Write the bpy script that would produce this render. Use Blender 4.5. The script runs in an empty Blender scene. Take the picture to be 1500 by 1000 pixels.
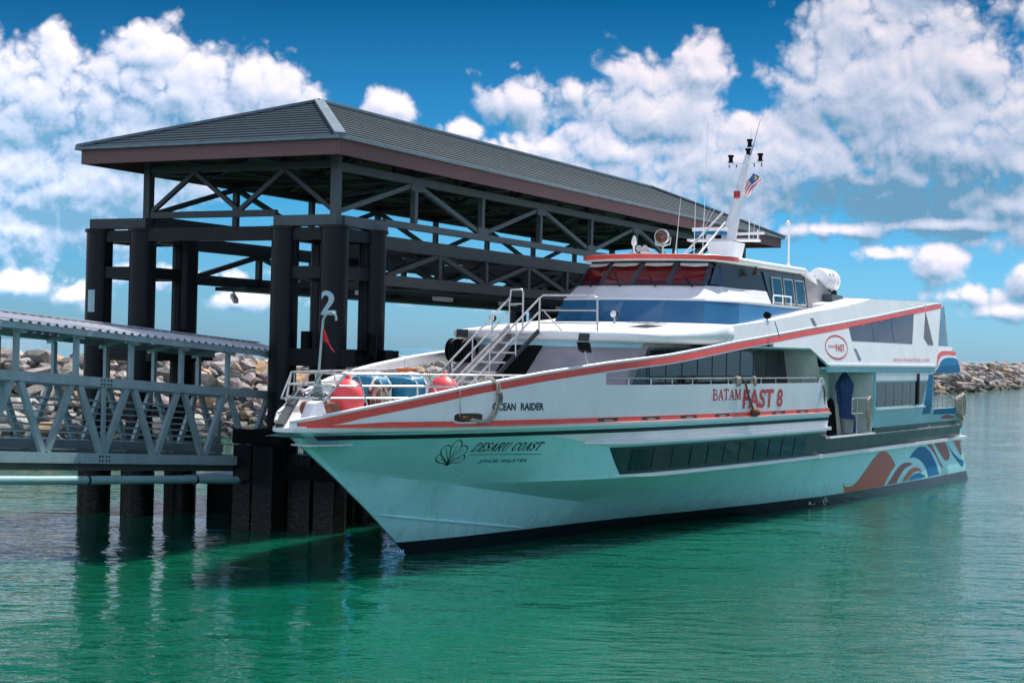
import bpy, bmesh, math, random
from mathutils import Vector, Matrix, noise
R = math.radians
random.seed(7)
scene = bpy.context.scene
COL = scene.collection

# ------------------------------------------------------------------ camera, world, sun, exposure
cam_d = bpy.data.cameras.new('camera')
cam_d.lens = 57.6
cam_d.sensor_width = 36.0
cam_d.clip_start = 0.1
cam_d.clip_end = 30000
cam = bpy.data.objects.new('camera', cam_d)
COL.objects.link(cam)
cam.matrix_world = (Matrix.Translation((0, 0, 4.5)) @ Matrix.Rotation(R(90) + math.atan(12.7 / 2400), 4, 'X')
                    @ Matrix.Rotation(math.atan(.023), 4, 'Z'))
scene.camera = cam
SUN_AZ, SUN_EL = R(37), R(55)
sd = bpy.data.lights.new('sun', 'SUN')
sd.energy = 2.0
sd.angle = R(.53)
sd.color = (1.0, .95, .88)
sun = bpy.data.objects.new('sun', sd)
COL.objects.link(sun)
sv = Vector((math.sin(SUN_AZ) * math.cos(SUN_EL), math.cos(SUN_AZ) * math.cos(SUN_EL), math.sin(SUN_EL)))
sun.rotation_euler = sv.to_track_quat('Z', 'Y').to_euler()
sun.location = sv * 200
scene.view_settings.view_transform = 'Standard'
scene.view_settings.look = 'None'
scene.view_settings.exposure = 1.88
scene.view_settings.gamma = 1.0
scene.view_settings.use_curve_mapping = False
scene.cycles.max_bounces = 6
scene.cycles.use_denoising = True

SKY_STRENGTH = 0.1
SKY_TINT = (.30, .80, .98)


def make_world():
    w = bpy.data.worlds.new('World')
    scene.world = w
    w.use_nodes = True
    nt = w.node_tree
    nt.nodes.clear()
    N, Lk = nt.nodes, nt.links
    out = N.new('ShaderNodeOutputWorld')
    bg = N.new('ShaderNodeBackground')
    Lk.new(bg.outputs[0], out.inputs[0])
    sky = N.new('ShaderNodeTexSky')
    sky.sky_type = 'NISHITA'
    sky.sun_disc = False
    sky.sun_elevation = SUN_EL
    sky.sun_rotation = SUN_AZ
    sky.air_density = 1.0
    sky.dust_density = .6
    sky.ozone_density = 2.0
    bg.inputs[1].default_value = SKY_STRENGTH
    # direction of view as azimuth / elevation, in units of 1/2400 rad
    tc = N.new('ShaderNodeTexCoord')
    sep = N.new('ShaderNodeSeparateXYZ')
    Lk.new(tc.outputs['Generated'], sep.inputs[0])

    def M(op, a, b=None, c=None, clamp=False):
        n = N.new('ShaderNodeMath')
        n.operation = op
        n.use_clamp = clamp
        for i, v in enumerate((a, b, c)):
            if v is None:
                continue
            if isinstance(v, (int, float)):
                n.inputs[i].default_value = v
            else:
                Lk.new(v, n.inputs[i])
        return n.outputs[0]
    az = M('MULTIPLY', M('ARCTAN2', sep.outputs[0], sep.outputs[1]), 2400)
    el = M('MULTIPLY', M('ARCSINE', sep.outputs[2]), 2400)
    cmb = N.new('ShaderNodeCombineXYZ')
    Lk.new(az, cmb.inputs[0])
    Lk.new(el, cmb.inputs[1])

    # cloud density as a reusable group
    g = bpy.data.node_groups.new('cloud_density', 'ShaderNodeTree')
    g.interface.new_socket('P', in_out='INPUT', socket_type='NodeSocketVector')
    g.interface.new_socket('D', in_out='OUTPUT', socket_type='NodeSocketFloat')
    gi = g.nodes.new('NodeGroupInput')
    go = g.nodes.new('NodeGroupOutput')

    def gm(op, a, b=None, c=None, clamp=False):
        n = g.nodes.new('ShaderNodeMath')
        n.operation = op
        n.use_clamp = clamp
        for i, v in enumerate((a, b, c)):
            if v is None:
                continue
            if isinstance(v, (int, float)):
                n.inputs[i].default_value = v
            else:
                g.links.new(v, n.inputs[i])
        return n.outputs[0]

    def gv(op, a, b):
        n = g.nodes.new('ShaderNodeVectorMath')
        n.operation = op
        for i, v in enumerate((a, b)):
            if isinstance(v, tuple):
                n.inputs[i].default_value = v
            else:
                g.links.new(v, n.inputs[i])
        return n.outputs['Value'] if op == 'LENGTH' else n.outputs[0]
    P = gi.outputs[0]

    def gnoise(scale, detail, rough, off, dist=0.0):
        n = g.nodes.new('ShaderNodeTexNoise')
        n.noise_dimensions = '3D'
        g.links.new(gv('ADD', P, off), n.inputs['Vector'])
        n.inputs['Scale'].default_value = scale
        n.inputs['Detail'].default_value = detail
        n.inputs['Roughness'].default_value = rough
        n.inputs['Distortion'].default_value = dist
        return n
    # banks of cumulus: centre azimuth, centre elevation, half width, half height, weight
    blobs = [
        (-498, 355, 160, 85, 1.0), (-655, 330, 165, 92, 1.0), (-385, 362, 75, 56, .95), (-530, 405, 75, 44, .9),
        (-640, 210, 170, 90, 1.0), (-700, 150, 160, 40, .8), (-560, 280, 150, 80, .9),
        (-690, 75, 90, 26, .55), (-635, 62, 50, 22, .6), (-400, 62, 60, 18, .45), (-500, 95, 120, 18, .35),
        (-189, 344, 48, 34, .85), (-76, 314, 34, 20, .8), (2, 360, 68, 40, .72), (82, 374, 52, 30, .5),
        (10, 287, 75, 34, .8), (205, 345, 112, 80, 1.15), (262, 405, 58, 46, 1.1), (150, 290, 95, 60, .9),
        (330, 285, 150, 70, 1.0), (455, 375, 90, 75, 1.1), (545, 380, 165, 165, 1.15), (515, 455, 85, 85, 1.05),
        (572, 520, 70, 45, .95), (655, 405, 62, 56, 1.05), (700, 320, 130, 110, 1.0), (430, 260, 190, 70, .95),
        (580, 250, 200, 70, 1.0), (720, 215, 110, 60, .9), (620, 300, 190, 110, 1.0), (720, 270, 130, 90, 1.0), (640, 193, 190, 18, .75), (470, 184, 110, 15, .62),
        (608, 132, 42, 36, .9), (540, 148, 50, 13, .55), (640, 92, 62, 20, .6), (742, 116, 44, 30, .85),
        (745, 478, 34, 24, .7), (690, 70, 70, 14, .45), (-120, 72, 55, 14, .42), (30, 60, 90, 14, .35),
    ]
    acc = None
    for cx, cy, rx, ry, wt in blobs:
        d = gv('LENGTH', gv('MULTIPLY', gv('SUBTRACT', P, (cx, cy, 0)), (1 / rx, 1 / ry, 0)), (0, 0, 0))
        v = gm('MULTIPLY', gm('SUBTRACT', 1.18, d), wt * 2.3)
        if acc is None:
            acc = gm('MAXIMUM', v, -2.4)
        else:
            acc = gm('SMOOTH_MAX', acc, v, .45)
    # beyond the view to both sides: unseen cumulus, cover raised to fill the shade
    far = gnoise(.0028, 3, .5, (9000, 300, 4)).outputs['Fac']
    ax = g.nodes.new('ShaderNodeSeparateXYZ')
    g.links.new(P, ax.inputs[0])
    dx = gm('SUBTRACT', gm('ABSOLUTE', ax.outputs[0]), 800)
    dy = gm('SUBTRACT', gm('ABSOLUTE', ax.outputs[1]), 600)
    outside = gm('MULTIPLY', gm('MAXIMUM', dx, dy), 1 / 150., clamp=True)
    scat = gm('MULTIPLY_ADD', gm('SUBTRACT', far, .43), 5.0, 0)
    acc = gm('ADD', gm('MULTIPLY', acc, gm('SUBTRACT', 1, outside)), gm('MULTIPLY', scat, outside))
    # cauliflower billows at three sizes
    dn = gm('MINIMUM', acc, 1.3)
    for sc_, am, of, dt in ((.0062, 1.9, (130, 40, 2), 1.0), (.0150, 1.5, (770, 90, 5), 1.5), (.036, .72, (10, 440, 7), 2.0), (.085, .26, (50, 140, 9), 2.0)):
        nn = gnoise(sc_, dt, .5, of, .15).outputs['Fac']
        bl = gm('ABSOLUTE', gm('MULTIPLY_ADD', nn, 2.0, -1.0))
        dn = gm('MULTIPLY_ADD', gm('SUBTRACT', bl, .17), am * 1.5, dn)
    g.interface.new_socket('A', in_out='OUTPUT', socket_type='NodeSocketFloat')
    g.links.new(gm('SUBTRACT', dn, .10), go.inputs[0])
    g.links.new(acc, go.inputs[1])
    w.cycles.sampling_method = 'MANUAL'
    w.cycles.sample_map_resolution = 512

    def dens(vec):
        n = N.new('ShaderNodeGroup')
        n.node_tree = g
        Lk.new(vec, n.inputs[0])
        return n.outputs[0], n.outputs[1]
    D0, A0 = dens(cmb.outputs[0])
    va = N.new('ShaderNodeVectorMath')
    va.operation = 'ADD'
    Lk.new(cmb.outputs[0], va.inputs[0])
    va.inputs[1].default_value = (5, 13, 0)
    D1, A1 = dens(va.outputs[0])

    def ss(v, a, b, lo=0.0, hi=1.0):
        n = N.new('ShaderNodeMapRange')
        n.interpolation_type = 'SMOOTHSTEP'
        Lk.new(v, n.inputs[0])
        for i, x in enumerate((a, b, lo, hi)):
            n.inputs[i + 1].default_value = x
        return n.outputs[0]
    alpha = ss(D0, -.34, .80)
    lit = M('MULTIPLY_ADD', M('SUBTRACT', D0, D1), .24, .50)
    lit = M('MULTIPLY_ADD', M('SUBTRACT', A0, A1), .42, lit, clamp=True)
    # thick cloud seen low down is grey-blue at its base
    thick = ss(D0, 1.2, 2.6)
    lit = M('SUBTRACT', lit, M('MULTIPLY', thick, .10), clamp=True)
    # rain-grey flat bases
    for (cx, cy, rx, ry, amt) in ((560, 235, 300, 78, .36), (-640, 165, 190, 60, .16), (-580, 250, 340, 170, .24), (560, 300, 380, 150, .10)):
        v1 = N.new('ShaderNodeVectorMath')
        v1.operation = 'SUBTRACT'
        Lk.new(cmb.outputs[0], v1.inputs[0])
        v1.inputs[1].default_value = (cx, cy, 0)
        v2 = N.new('ShaderNodeVectorMath')
        v2.operation = 'MULTIPLY'
        Lk.new(v1.outputs[0], v2.inputs[0])
        v2.inputs[1].default_value = (1 / rx, 1 / ry, 0)
        v3 = N.new('ShaderNodeVectorMath')
        v3.operation = 'LENGTH'
        Lk.new(v2.outputs[0], v3.inputs[0])
        lit = M('SUBTRACT', lit, ss(v3.outputs['Value'], .2, 1.0, amt, 0), clamp=True)
    ramp = N.new('ShaderNodeValToRGB')
    Lk.new(lit, ramp.inputs[0])
    e = ramp.color_ramp.elements
    e[0].position, e[0].color = 0.04, (.075, .165, .25, 1)
    e[1].position, e[1].color = .90, (.50, .46, .49, 1)
    m = ramp.color_ramp.elements.new(.28)
    m.color = (.215, .265, .355, 1)
    m = ramp.color_ramp.elements.new(.54)
    m.color = (.33, .35, .425, 1)
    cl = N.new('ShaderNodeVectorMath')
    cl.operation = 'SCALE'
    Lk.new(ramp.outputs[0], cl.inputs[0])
    # unseen cloud opposite the sun, front lit, brightened further to fill the shade
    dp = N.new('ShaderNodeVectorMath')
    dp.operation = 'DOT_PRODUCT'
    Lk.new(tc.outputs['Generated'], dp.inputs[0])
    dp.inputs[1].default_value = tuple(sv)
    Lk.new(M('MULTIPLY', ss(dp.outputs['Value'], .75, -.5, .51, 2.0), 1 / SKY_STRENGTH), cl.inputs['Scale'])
    # colour balance of the air, from the pale horizon to the deep tropical blue overhead
    tr = N.new('ShaderNodeValToRGB')
    Lk.new(M('MULTIPLY', el, 1 / 1200., clamp=True), tr.inputs[0])
    e = tr.color_ramp.elements
    e[0].position, e[0].color = 0.0, (.112, .23, .41, 1)
    e[1].position, e[1].color = .42, (.0032, .069, .124, 1)
    m = tr.color_ramp.elements.new(1.0)
    m.color = (.009, .115, .20, 1)
    m = tr.color_ramp.elements.new(.20)
    m.color = (.032, .166, .275, 1)
    tint = N.new('ShaderNodeVectorMath')
    tint.operation = 'MULTIPLY'
    Lk.new(sky.outputs[0], tint.inputs[0])
    Lk.new(tr.outputs[0], tint.inputs[1])
    mix = N.new('ShaderNodeMix')
    mix.data_type = 'RGBA'
    # low cloud fades into the horizon air
    fade = M('MULTIPLY', ss(el, -5, 90, .35, 1.0), ss(el, -30, 0))
    Lk.new(M('MULTIPLY', M('MULTIPLY', alpha, fade), .95), mix.inputs[0])
    Lk.new(tint.outputs[0], mix.inputs[6])
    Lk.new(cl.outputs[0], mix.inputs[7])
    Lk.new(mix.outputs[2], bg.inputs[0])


make_world()

# ------------------------------------------------------------------ materials
MATS = {}


def mat(name, col, rough=.5, metal=0.0, var=.12, scale=3.0, streak=None, spec=.5, bump=0.0, bscale=40., coat=0.0, island=0.0):
    if name in MATS:
        return MATS[name]
    m = bpy.data.materials.new(name)
    m.use_nodes = True
    nt = m.node_tree
    N, Lk = nt.nodes, nt.links
    b = N['Principled BSDF']
    b.inputs['Roughness'].default_value = rough
    b.inputs['Metallic'].default_value = metal
    b.inputs['Specular IOR Level'].default_value = spec
    b.inputs['Coat Weight'].default_value = coat
    tc = N.new('ShaderNodeTexCoord')
    base = None
    c4 = (*col, 1)
    n = N.new('ShaderNodeTexNoise')
    n.inputs['Scale'].default_value = scale
    n.inputs['Detail'].default_value = 6
    Lk.new(tc.outputs['Object'], n.inputs['Vector'])
    mr = N.new('ShaderNodeMapRange')
    mr.inputs[1].default_value = .3
    mr.inputs[2].default_value = .7
    mr.inputs[3].default_value = 1 - var
    mr.inputs[4].default_value = 1 + var
    Lk.new(n.outputs['Fac'], mr.inputs[0])
    sc = N.new('ShaderNodeVectorMath')
    sc.operation = 'SCALE'
    sc.inputs[0].default_value = col
    Lk.new(mr.outputs[0], sc.inputs['Scale'])
    base = sc.outputs[0]
    if streak:
        scol, amt = streak
        mp = N.new('ShaderNodeMapping')
        mp.inputs['Scale'].default_value = (2.2, 2.2, .25)
        Lk.new(tc.outputs['Object'], mp.inputs[0])
        n2 = N.new('ShaderNodeTexNoise')
        n2.inputs['Scale'].default_value = 1.6
        n2.inputs['Detail'].default_value = 8
        n2.inputs['Roughness'].default_value = .65
        Lk.new(mp.outputs[0], n2.inputs['Vector'])
        r2 = N.new('ShaderNodeMapRange')
        r2.inputs[1].default_value = .5
        r2.inputs[2].default_value = .78
        r2.inputs[4].default_value = amt
        Lk.new(n2.outputs['Fac'], r2.inputs[0])
        mx = N.new('ShaderNodeMix')
        mx.data_type = 'RGBA'
        Lk.new(r2.outputs[0], mx.inputs[0])
        Lk.new(base, mx.inputs[6])
        mx.inputs[7].default_value = (*scol, 1)
        base = mx.outputs[2]
    Lk.new(base, b.inputs['Base Color'])
    rr = N.new('ShaderNodeMapRange')
    rr.inputs[3].default_value = max(0, rough - .08)
    rr.inputs[4].default_value = min(1, rough + .1)
    Lk.new(n.outputs['Fac'], rr.inputs[0])
    Lk.new(rr.outputs[0], b.inputs['Roughness'])
    if bump:
        nb = N.new('ShaderNodeTexNoise')
        nb.inputs['Scale'].default_value = bscale
        nb.inputs['Detail'].default_value = 4
        Lk.new(tc.outputs['Object'], nb.inputs['Vector'])
        bp = N.new('ShaderNodeBump')
        bp.inputs['Strength'].default_value = bump
        bp.inputs['Distance'].default_value = .02
        Lk.new(nb.outputs['Fac'], bp.inputs['Height'])
        Lk.new(bp.outputs[0], b.inputs['Normal'])
    MATS[name] = m
    return m


W = mat('white_paint', (.84, .85, .86), .30, var=.04, scale=1.2, streak=((.56, .53, .48), .22))
WB = mat('white_clean', (.82, .82, .83), .35, var=.04)
RED = mat('red_stripe_paint', (.80, .085, .06), .35, var=.10, scale=2)
HULLDARK = mat('dark_green_band', (.012, .035, .038), .3, var=.3, scale=2, streak=((.16, .2, .2), .35))
GLASS = mat('dark_glass', (.006, .010, .014), .04, var=.2, spec=.6)
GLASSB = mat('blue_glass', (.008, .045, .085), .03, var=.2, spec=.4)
GLASSR = mat('red_film_glass', (.14, .008, .010), .06, var=.25, spec=.5)
FRAME = mat('dark_frame', (.012, .014, .018), .4)
BLUEB = mat('blue_band_paint', (.030, .135, .265), .14, var=.08, scale=.8, coat=.7)
GREY = mat('grey_front_paint', (.32, .30, .315), .5, var=.2, scale=1.4, streak=((.34, .33, .33), .5))
STEEL = mat('rail_steel', (.55, .55, .54), .28, metal=.6, var=.1)
BLACK = mat('black_rubber', (.003, .004, .0045), .6, var=.3, spec=.12)
TEALW = mat('pale_teal_paint', (.30, .60, .66), .4, var=.08, scale=1.5, streak=((.30, .38, .36), .35))
CREAM = mat('corridor_paint', (.66, .78, .70), .5, var=.08)
NAVY = mat('navy_letter', (.006, .010, .02), .5, var=.1)
DECK = mat('deck_paint', (.40, .43, .44), .7, var=.2, scale=2)
ORANGE = mat('orange_wave_paint', (.50, .10, .035), .4, var=.12, scale=1.5, streak=((.35, .15, .08), .5))
REDW = mat('red_wave_paint', (.33, .05, .045), .4, var=.12)
BLUEW = mat('blue_wave_paint', (.003, .17, .36), .5, var=.12, spec=.25)
PILE = mat('pile_steel', (.0035, .0065, .0075), .36, var=.35, scale=2.0, streak=((.012, .018, .018), .35), spec=.18)
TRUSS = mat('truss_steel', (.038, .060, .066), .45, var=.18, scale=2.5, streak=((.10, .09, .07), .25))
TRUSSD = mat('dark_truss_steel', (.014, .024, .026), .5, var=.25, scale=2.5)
FASCIA = mat('brown_fascia', (.125, .058, .058), .55, var=.1, scale=1.5)
TILE = mat('roof_tile', (.018, .036, .046), .5, spec=.2, var=.25, scale=5, bump=.3, bscale=18)
TILEL = mat('roof_trim', (.13, .18, .21), .45, var=.15)
SOFFIT = mat('roof_underside', (.06, .055, .045), .7, var=.3, scale=2)
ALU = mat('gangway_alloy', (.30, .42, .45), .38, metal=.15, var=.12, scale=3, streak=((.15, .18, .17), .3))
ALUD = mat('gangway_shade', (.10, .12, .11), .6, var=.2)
SHEET = mat('corrugated_sheet', (.50, .52, .56), .42, var=.12, scale=2, streak=((.35, .34, .32), .4))
PIPE = mat('pipe_plastic', (.22, .40, .42), .4, var=.08)
ROPE = mat('rope_fibre', (.42, .37, .30), .85, var=.3, scale=12, bump=.6, bscale=60)
BUOY = mat('buoy_plastic', (.88, .085, .10), .42, var=.10, scale=2)
TARP = mat('blue_tarp', (.012, .17, .29), .5, var=.2, scale=4, bump=.5, bscale=9)
TARPD = mat('navy_tarp', (.010, .055, .16), .6, var=.25, scale=4, bump=.5, bscale=9)
CANVAS = mat('white_canvas', (.74, .74, .72), .8, var=.1)
RUST = mat('rusty_iron', (.16, .055, .03), .8, var=.4, scale=6)
LAMPG = mat('lamp_glass', (.6, .65, .7), .1, var=.05)
LETTERR = mat('red_letter', (.60, .035, .035), .4, var=.05)
LETTERW = mat('pale_number', (.36, .52, .58), .5, var=.05)
PINK = mat('faded_red_letter', (.72, .30, .26), .5, var=.05)
CHAIN = mat('chain_iron', (.03, .03, .03), .5, var=.3)


def object_tone(m, amt):
    nt = m.node_tree
    N, Lk = nt.nodes, nt.links
    b = N['Principled BSDF']
    src = b.inputs['Base Color'].links[0].from_socket
    oi = N.new('ShaderNodeObjectInfo')
    mr = N.new('ShaderNodeMapRange')
    Lk.new(oi.outputs['Random'], mr.inputs[0])
    mr.inputs[3].default_value = 1 - amt
    mr.inputs[4].default_value = 1 + amt
    sc = N.new('ShaderNodeVectorMath')
    sc.operation = 'SCALE'
    Lk.new(src, sc.inputs[0])
    Lk.new(mr.outputs[0], sc.inputs['Scale'])
    Lk.new(sc.outputs[0], b.inputs['Base Color'])


object_tone(TILE, .16)
object_tone(TRUSS, .14)
object_tone(TRUSSD, .18)
object_tone(ALU, .10)
object_tone(SHEET, .10)


def hull_material():
    m = bpy.data.materials.new('hull_paint_bounce_tint')
    m.use_nodes = True
    nt = m.node_tree
    N, Lk = nt.nodes, nt.links
    b = N['Principled BSDF']
    b.inputs['Roughness'].default_value = .26
    tc = N.new('ShaderNodeTexCoord')
    sp = N.new('ShaderNodeSeparateXYZ')
    Lk.new(tc.outputs['Object'], sp.inputs[0])
    n = N.new('ShaderNodeTexNoise')
    n.inputs['Scale'].default_value = .8
    n.inputs['Detail'].default_value = 7
    Lk.new(tc.outputs['Object'], n.inputs['Vector'])
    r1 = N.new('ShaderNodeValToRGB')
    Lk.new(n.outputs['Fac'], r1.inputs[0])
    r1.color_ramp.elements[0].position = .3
    r1.color_ramp.elements[0].color = (.37, .82, .83, 1)  # green bounce from the water is put into the white hull's colour
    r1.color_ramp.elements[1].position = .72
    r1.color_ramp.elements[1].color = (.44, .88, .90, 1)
    # vertical run-off streaks
    mp = N.new('ShaderNodeMapping')
    mp.inputs['Scale'].default_value = (2.5, 2.5, .18)
    Lk.new(tc.outputs['Object'], mp.inputs[0])
    n2 = N.new('ShaderNodeTexNoise')
    n2.inputs['Scale'].default_value = 2.0
    n2.inputs['Detail'].default_value = 9
    n2.inputs['Roughness'].default_value = .7
    Lk.new(mp.outputs[0], n2.inputs['Vector'])
    m2 = N.new('ShaderNodeMapRange')
    m2.inputs[1].default_value = .54
    m2.inputs[2].default_value = .80
    m2.inputs[4].default_value = .38
    Lk.new(n2.outputs['Fac'], m2.inputs[0])
    mx = N.new('ShaderNodeMix')
    mx.data_type = 'RGBA'
    Lk.new(m2.outputs[0], mx.inputs[0])
    Lk.new(r1.outputs[0], mx.inputs[6])
    mx.inputs[7].default_value = (.20, .34, .24, 1)
    # scum band above the boot-top
    a1 = N.new('ShaderNodeMath')
    a1.operation = 'MULTIPLY_ADD'
    Lk.new(n2.outputs['Fac'], a1.inputs[0])
    a1.inputs[1].default_value = -.9
    Lk.new(sp.outputs[2], a1.inputs[2])
    m3 = N.new('ShaderNodeMapRange')
    Lk.new(a1.outputs[0], m3.inputs[0])
    m3.inputs[1].default_value = -.15
    m3.inputs[2].default_value = .25
    m3.inputs[3].default_value = .30
    m3.inputs[4].default_value = 0
    mx3 = N.new('ShaderNodeMix')
    mx3.data_type = 'RGBA'
    Lk.new(m3.outputs[0], mx3.inputs[0])
    Lk.new(mx.outputs[2], mx3.inputs[6])
    mx3.inputs[7].default_value = (.13, .30, .20, 1)
    # boot-top paint line (a straight line of dark antifouling)
    st = N.new('ShaderNodeMapRange')
    Lk.new(sp.outputs[2], st.inputs[0])
    st.inputs[1].default_value = .305
    st.inputs[2].default_value = .315
    mx2 = N.new('ShaderNodeMix')
    mx2.data_type = 'RGBA'
    Lk.new(st.outputs[0], mx2.inputs[0])
    mx2.inputs[6].default_value = (.008, .014, .020, 1)
    Lk.new(mx3.outputs[2], mx2.inputs[7])
    cb = N.new('ShaderNodeCombineXYZ')
    Lk.new(sp.outputs[0], cb.inputs[0])
    Lk.new(sp.outputs[2], cb.inputs[1])
    br = N.new('ShaderNodeTexBrick')
    Lk.new(cb.outputs[0], br.inputs['Vector'])
    br.inputs['Scale'].default_value = 1.0
    br.inputs['Brick Width'].default_value = 2.3
    br.inputs['Row Height'].default_value = .82
    br.inputs['Mortar Size'].default_value = .007
    br.inputs['Mortar Smooth'].default_value = .6
    br.inputs['Color1'].default_value = (1, 1, 1, 1)
    br.inputs['Color2'].default_value = (.955, .965, .96, 1)
    br.inputs['Mortar'].default_value = (.80, .83, .80, 1)
    mu = N.new('ShaderNodeMix')
    mu.data_type = 'RGBA'
    mu.blend_type = 'MULTIPLY'
    mu.inputs[0].default_value = 1
    Lk.new(mx2.outputs[2], mu.inputs[6])
    Lk.new(br.outputs['Color'], mu.inputs[7])
    # thin rust weeps
    mp4 = N.new('ShaderNodeMapping')
    mp4.inputs['Scale'].default_value = (5.5, 1, .32)
    mp4.inputs['Location'].default_value = (3, 7, 1)
    Lk.new(tc.outputs['Object'], mp4.inputs[0])
    n4 = N.new('ShaderNodeTexNoise')
    n4.inputs['Scale'].default_value = 1.4
    n4.inputs['Detail'].default_value = 6
    n4.inputs['Roughness'].default_value = .6
    Lk.new(mp4.outputs[0], n4.inputs['Vector'])
    m4 = N.new('ShaderNodeMapRange')
    Lk.new(n4.outputs['Fac'], m4.inputs[0])
    m4.inputs[1].default_value = .66
    m4.inputs[2].default_value = .80
    m4.inputs[4].default_value = .55
    mr4 = N.new('ShaderNodeMix')
    mr4.data_type = 'RGBA'
    Lk.new(m4.outputs[0], mr4.inputs[0])
    Lk.new(mu.outputs[2], mr4.inputs[6])
    mr4.inputs[7].default_value = (.26, .17, .09, 1)
    Lk.new(mr4.outputs[2], b.inputs['Base Color'])
    # plate unevenness
    nb = N.new('ShaderNodeTexNoise')
    nb.inputs['Scale'].default_value = .9
    nb.inputs['Detail'].default_value = 2
    Lk.new(tc.outputs['Object'], nb.inputs['Vector'])
    bp = N.new('ShaderNodeBump')
    bp.inputs['Strength'].default_value = .12
    bp.inputs['Distance'].default_value = .15
    Lk.new(nb.outputs['Fac'], bp.inputs['Height'])
    Lk.new(bp.outputs[0], b.inputs['Normal'])
    return m


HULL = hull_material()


def tide_material():
    m = PILE.copy()
    m.name = 'pile_tide_band'
    nt = m.node_tree
    N, Lk = nt.nodes, nt.links
    b = N['Principled BSDF']
    src = b.inputs['Base Color'].links[0].from_socket
    tc = N.new('ShaderNodeTexCoord')
    sp = N.new('ShaderNodeSeparateXYZ')
    Lk.new(tc.outputs['Object'], sp.inputs[0])
    n = N.new('ShaderNodeTexNoise')
    n.inputs['Scale'].default_value = 7
    n.inputs['Detail'].default_value = 8
    n.inputs['Roughness'].default_value = .7
    Lk.new(tc.outputs['Object'], n.inputs['Vector'])
    a = N.new('ShaderNodeMath')
    a.operation = 'MULTIPLY_ADD'
    Lk.new(n.outputs['Fac'], a.inputs[0])
    a.inputs[1].default_value = -2.6
    Lk.new(sp.outputs[2], a.inputs[2])
    mr = N.new('ShaderNodeMapRange')
    Lk.new(a.outputs[0], mr.inputs[0])
    mr.inputs[1].default_value = -1.1
    mr.inputs[2].default_value = -.4
    mr.inputs[3].default_value = .55
    mr.inputs[4].default_value = 0
    v = N.new('ShaderNodeTexVoronoi')
    v.inputs['Scale'].default_value = 14
    Lk.new(tc.outputs['Object'], v.inputs['Vector'])
    rp = N.new('ShaderNodeValToRGB')
    Lk.new(v.outputs['Distance'], rp.inputs[0])
    rp.color_ramp.elements[0].position = .12
    rp.color_ramp.elements[0].color = (.16, .14, .115, 1)
    rp.color_ramp.elements[1].position = .34
    rp.color_ramp.elements[1].color = (.016, .014, .010, 1)
    mx = N.new('ShaderNodeMix')
    mx.data_type = 'RGBA'
    Lk.new(mr.outputs[0], mx.inputs[0])
    Lk.new(src, mx.inputs[6])
    Lk.new(rp.outputs[0], mx.inputs[7])
    Lk.new(mx.outputs[2], b.inputs['Base Color'])
    bp = N.new('ShaderNodeBump')
    bp.inputs['Strength'].default_value = .25
    bp.inputs['Distance'].default_value = .03
    Lk.new(v.outputs['Distance'], bp.inputs['Height'])
    Lk.new(bp.outputs[0], b.inputs['Normal'])
    b.inputs['Roughness'].default_value = .7
    return m


TIDE = tide_material()


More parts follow.
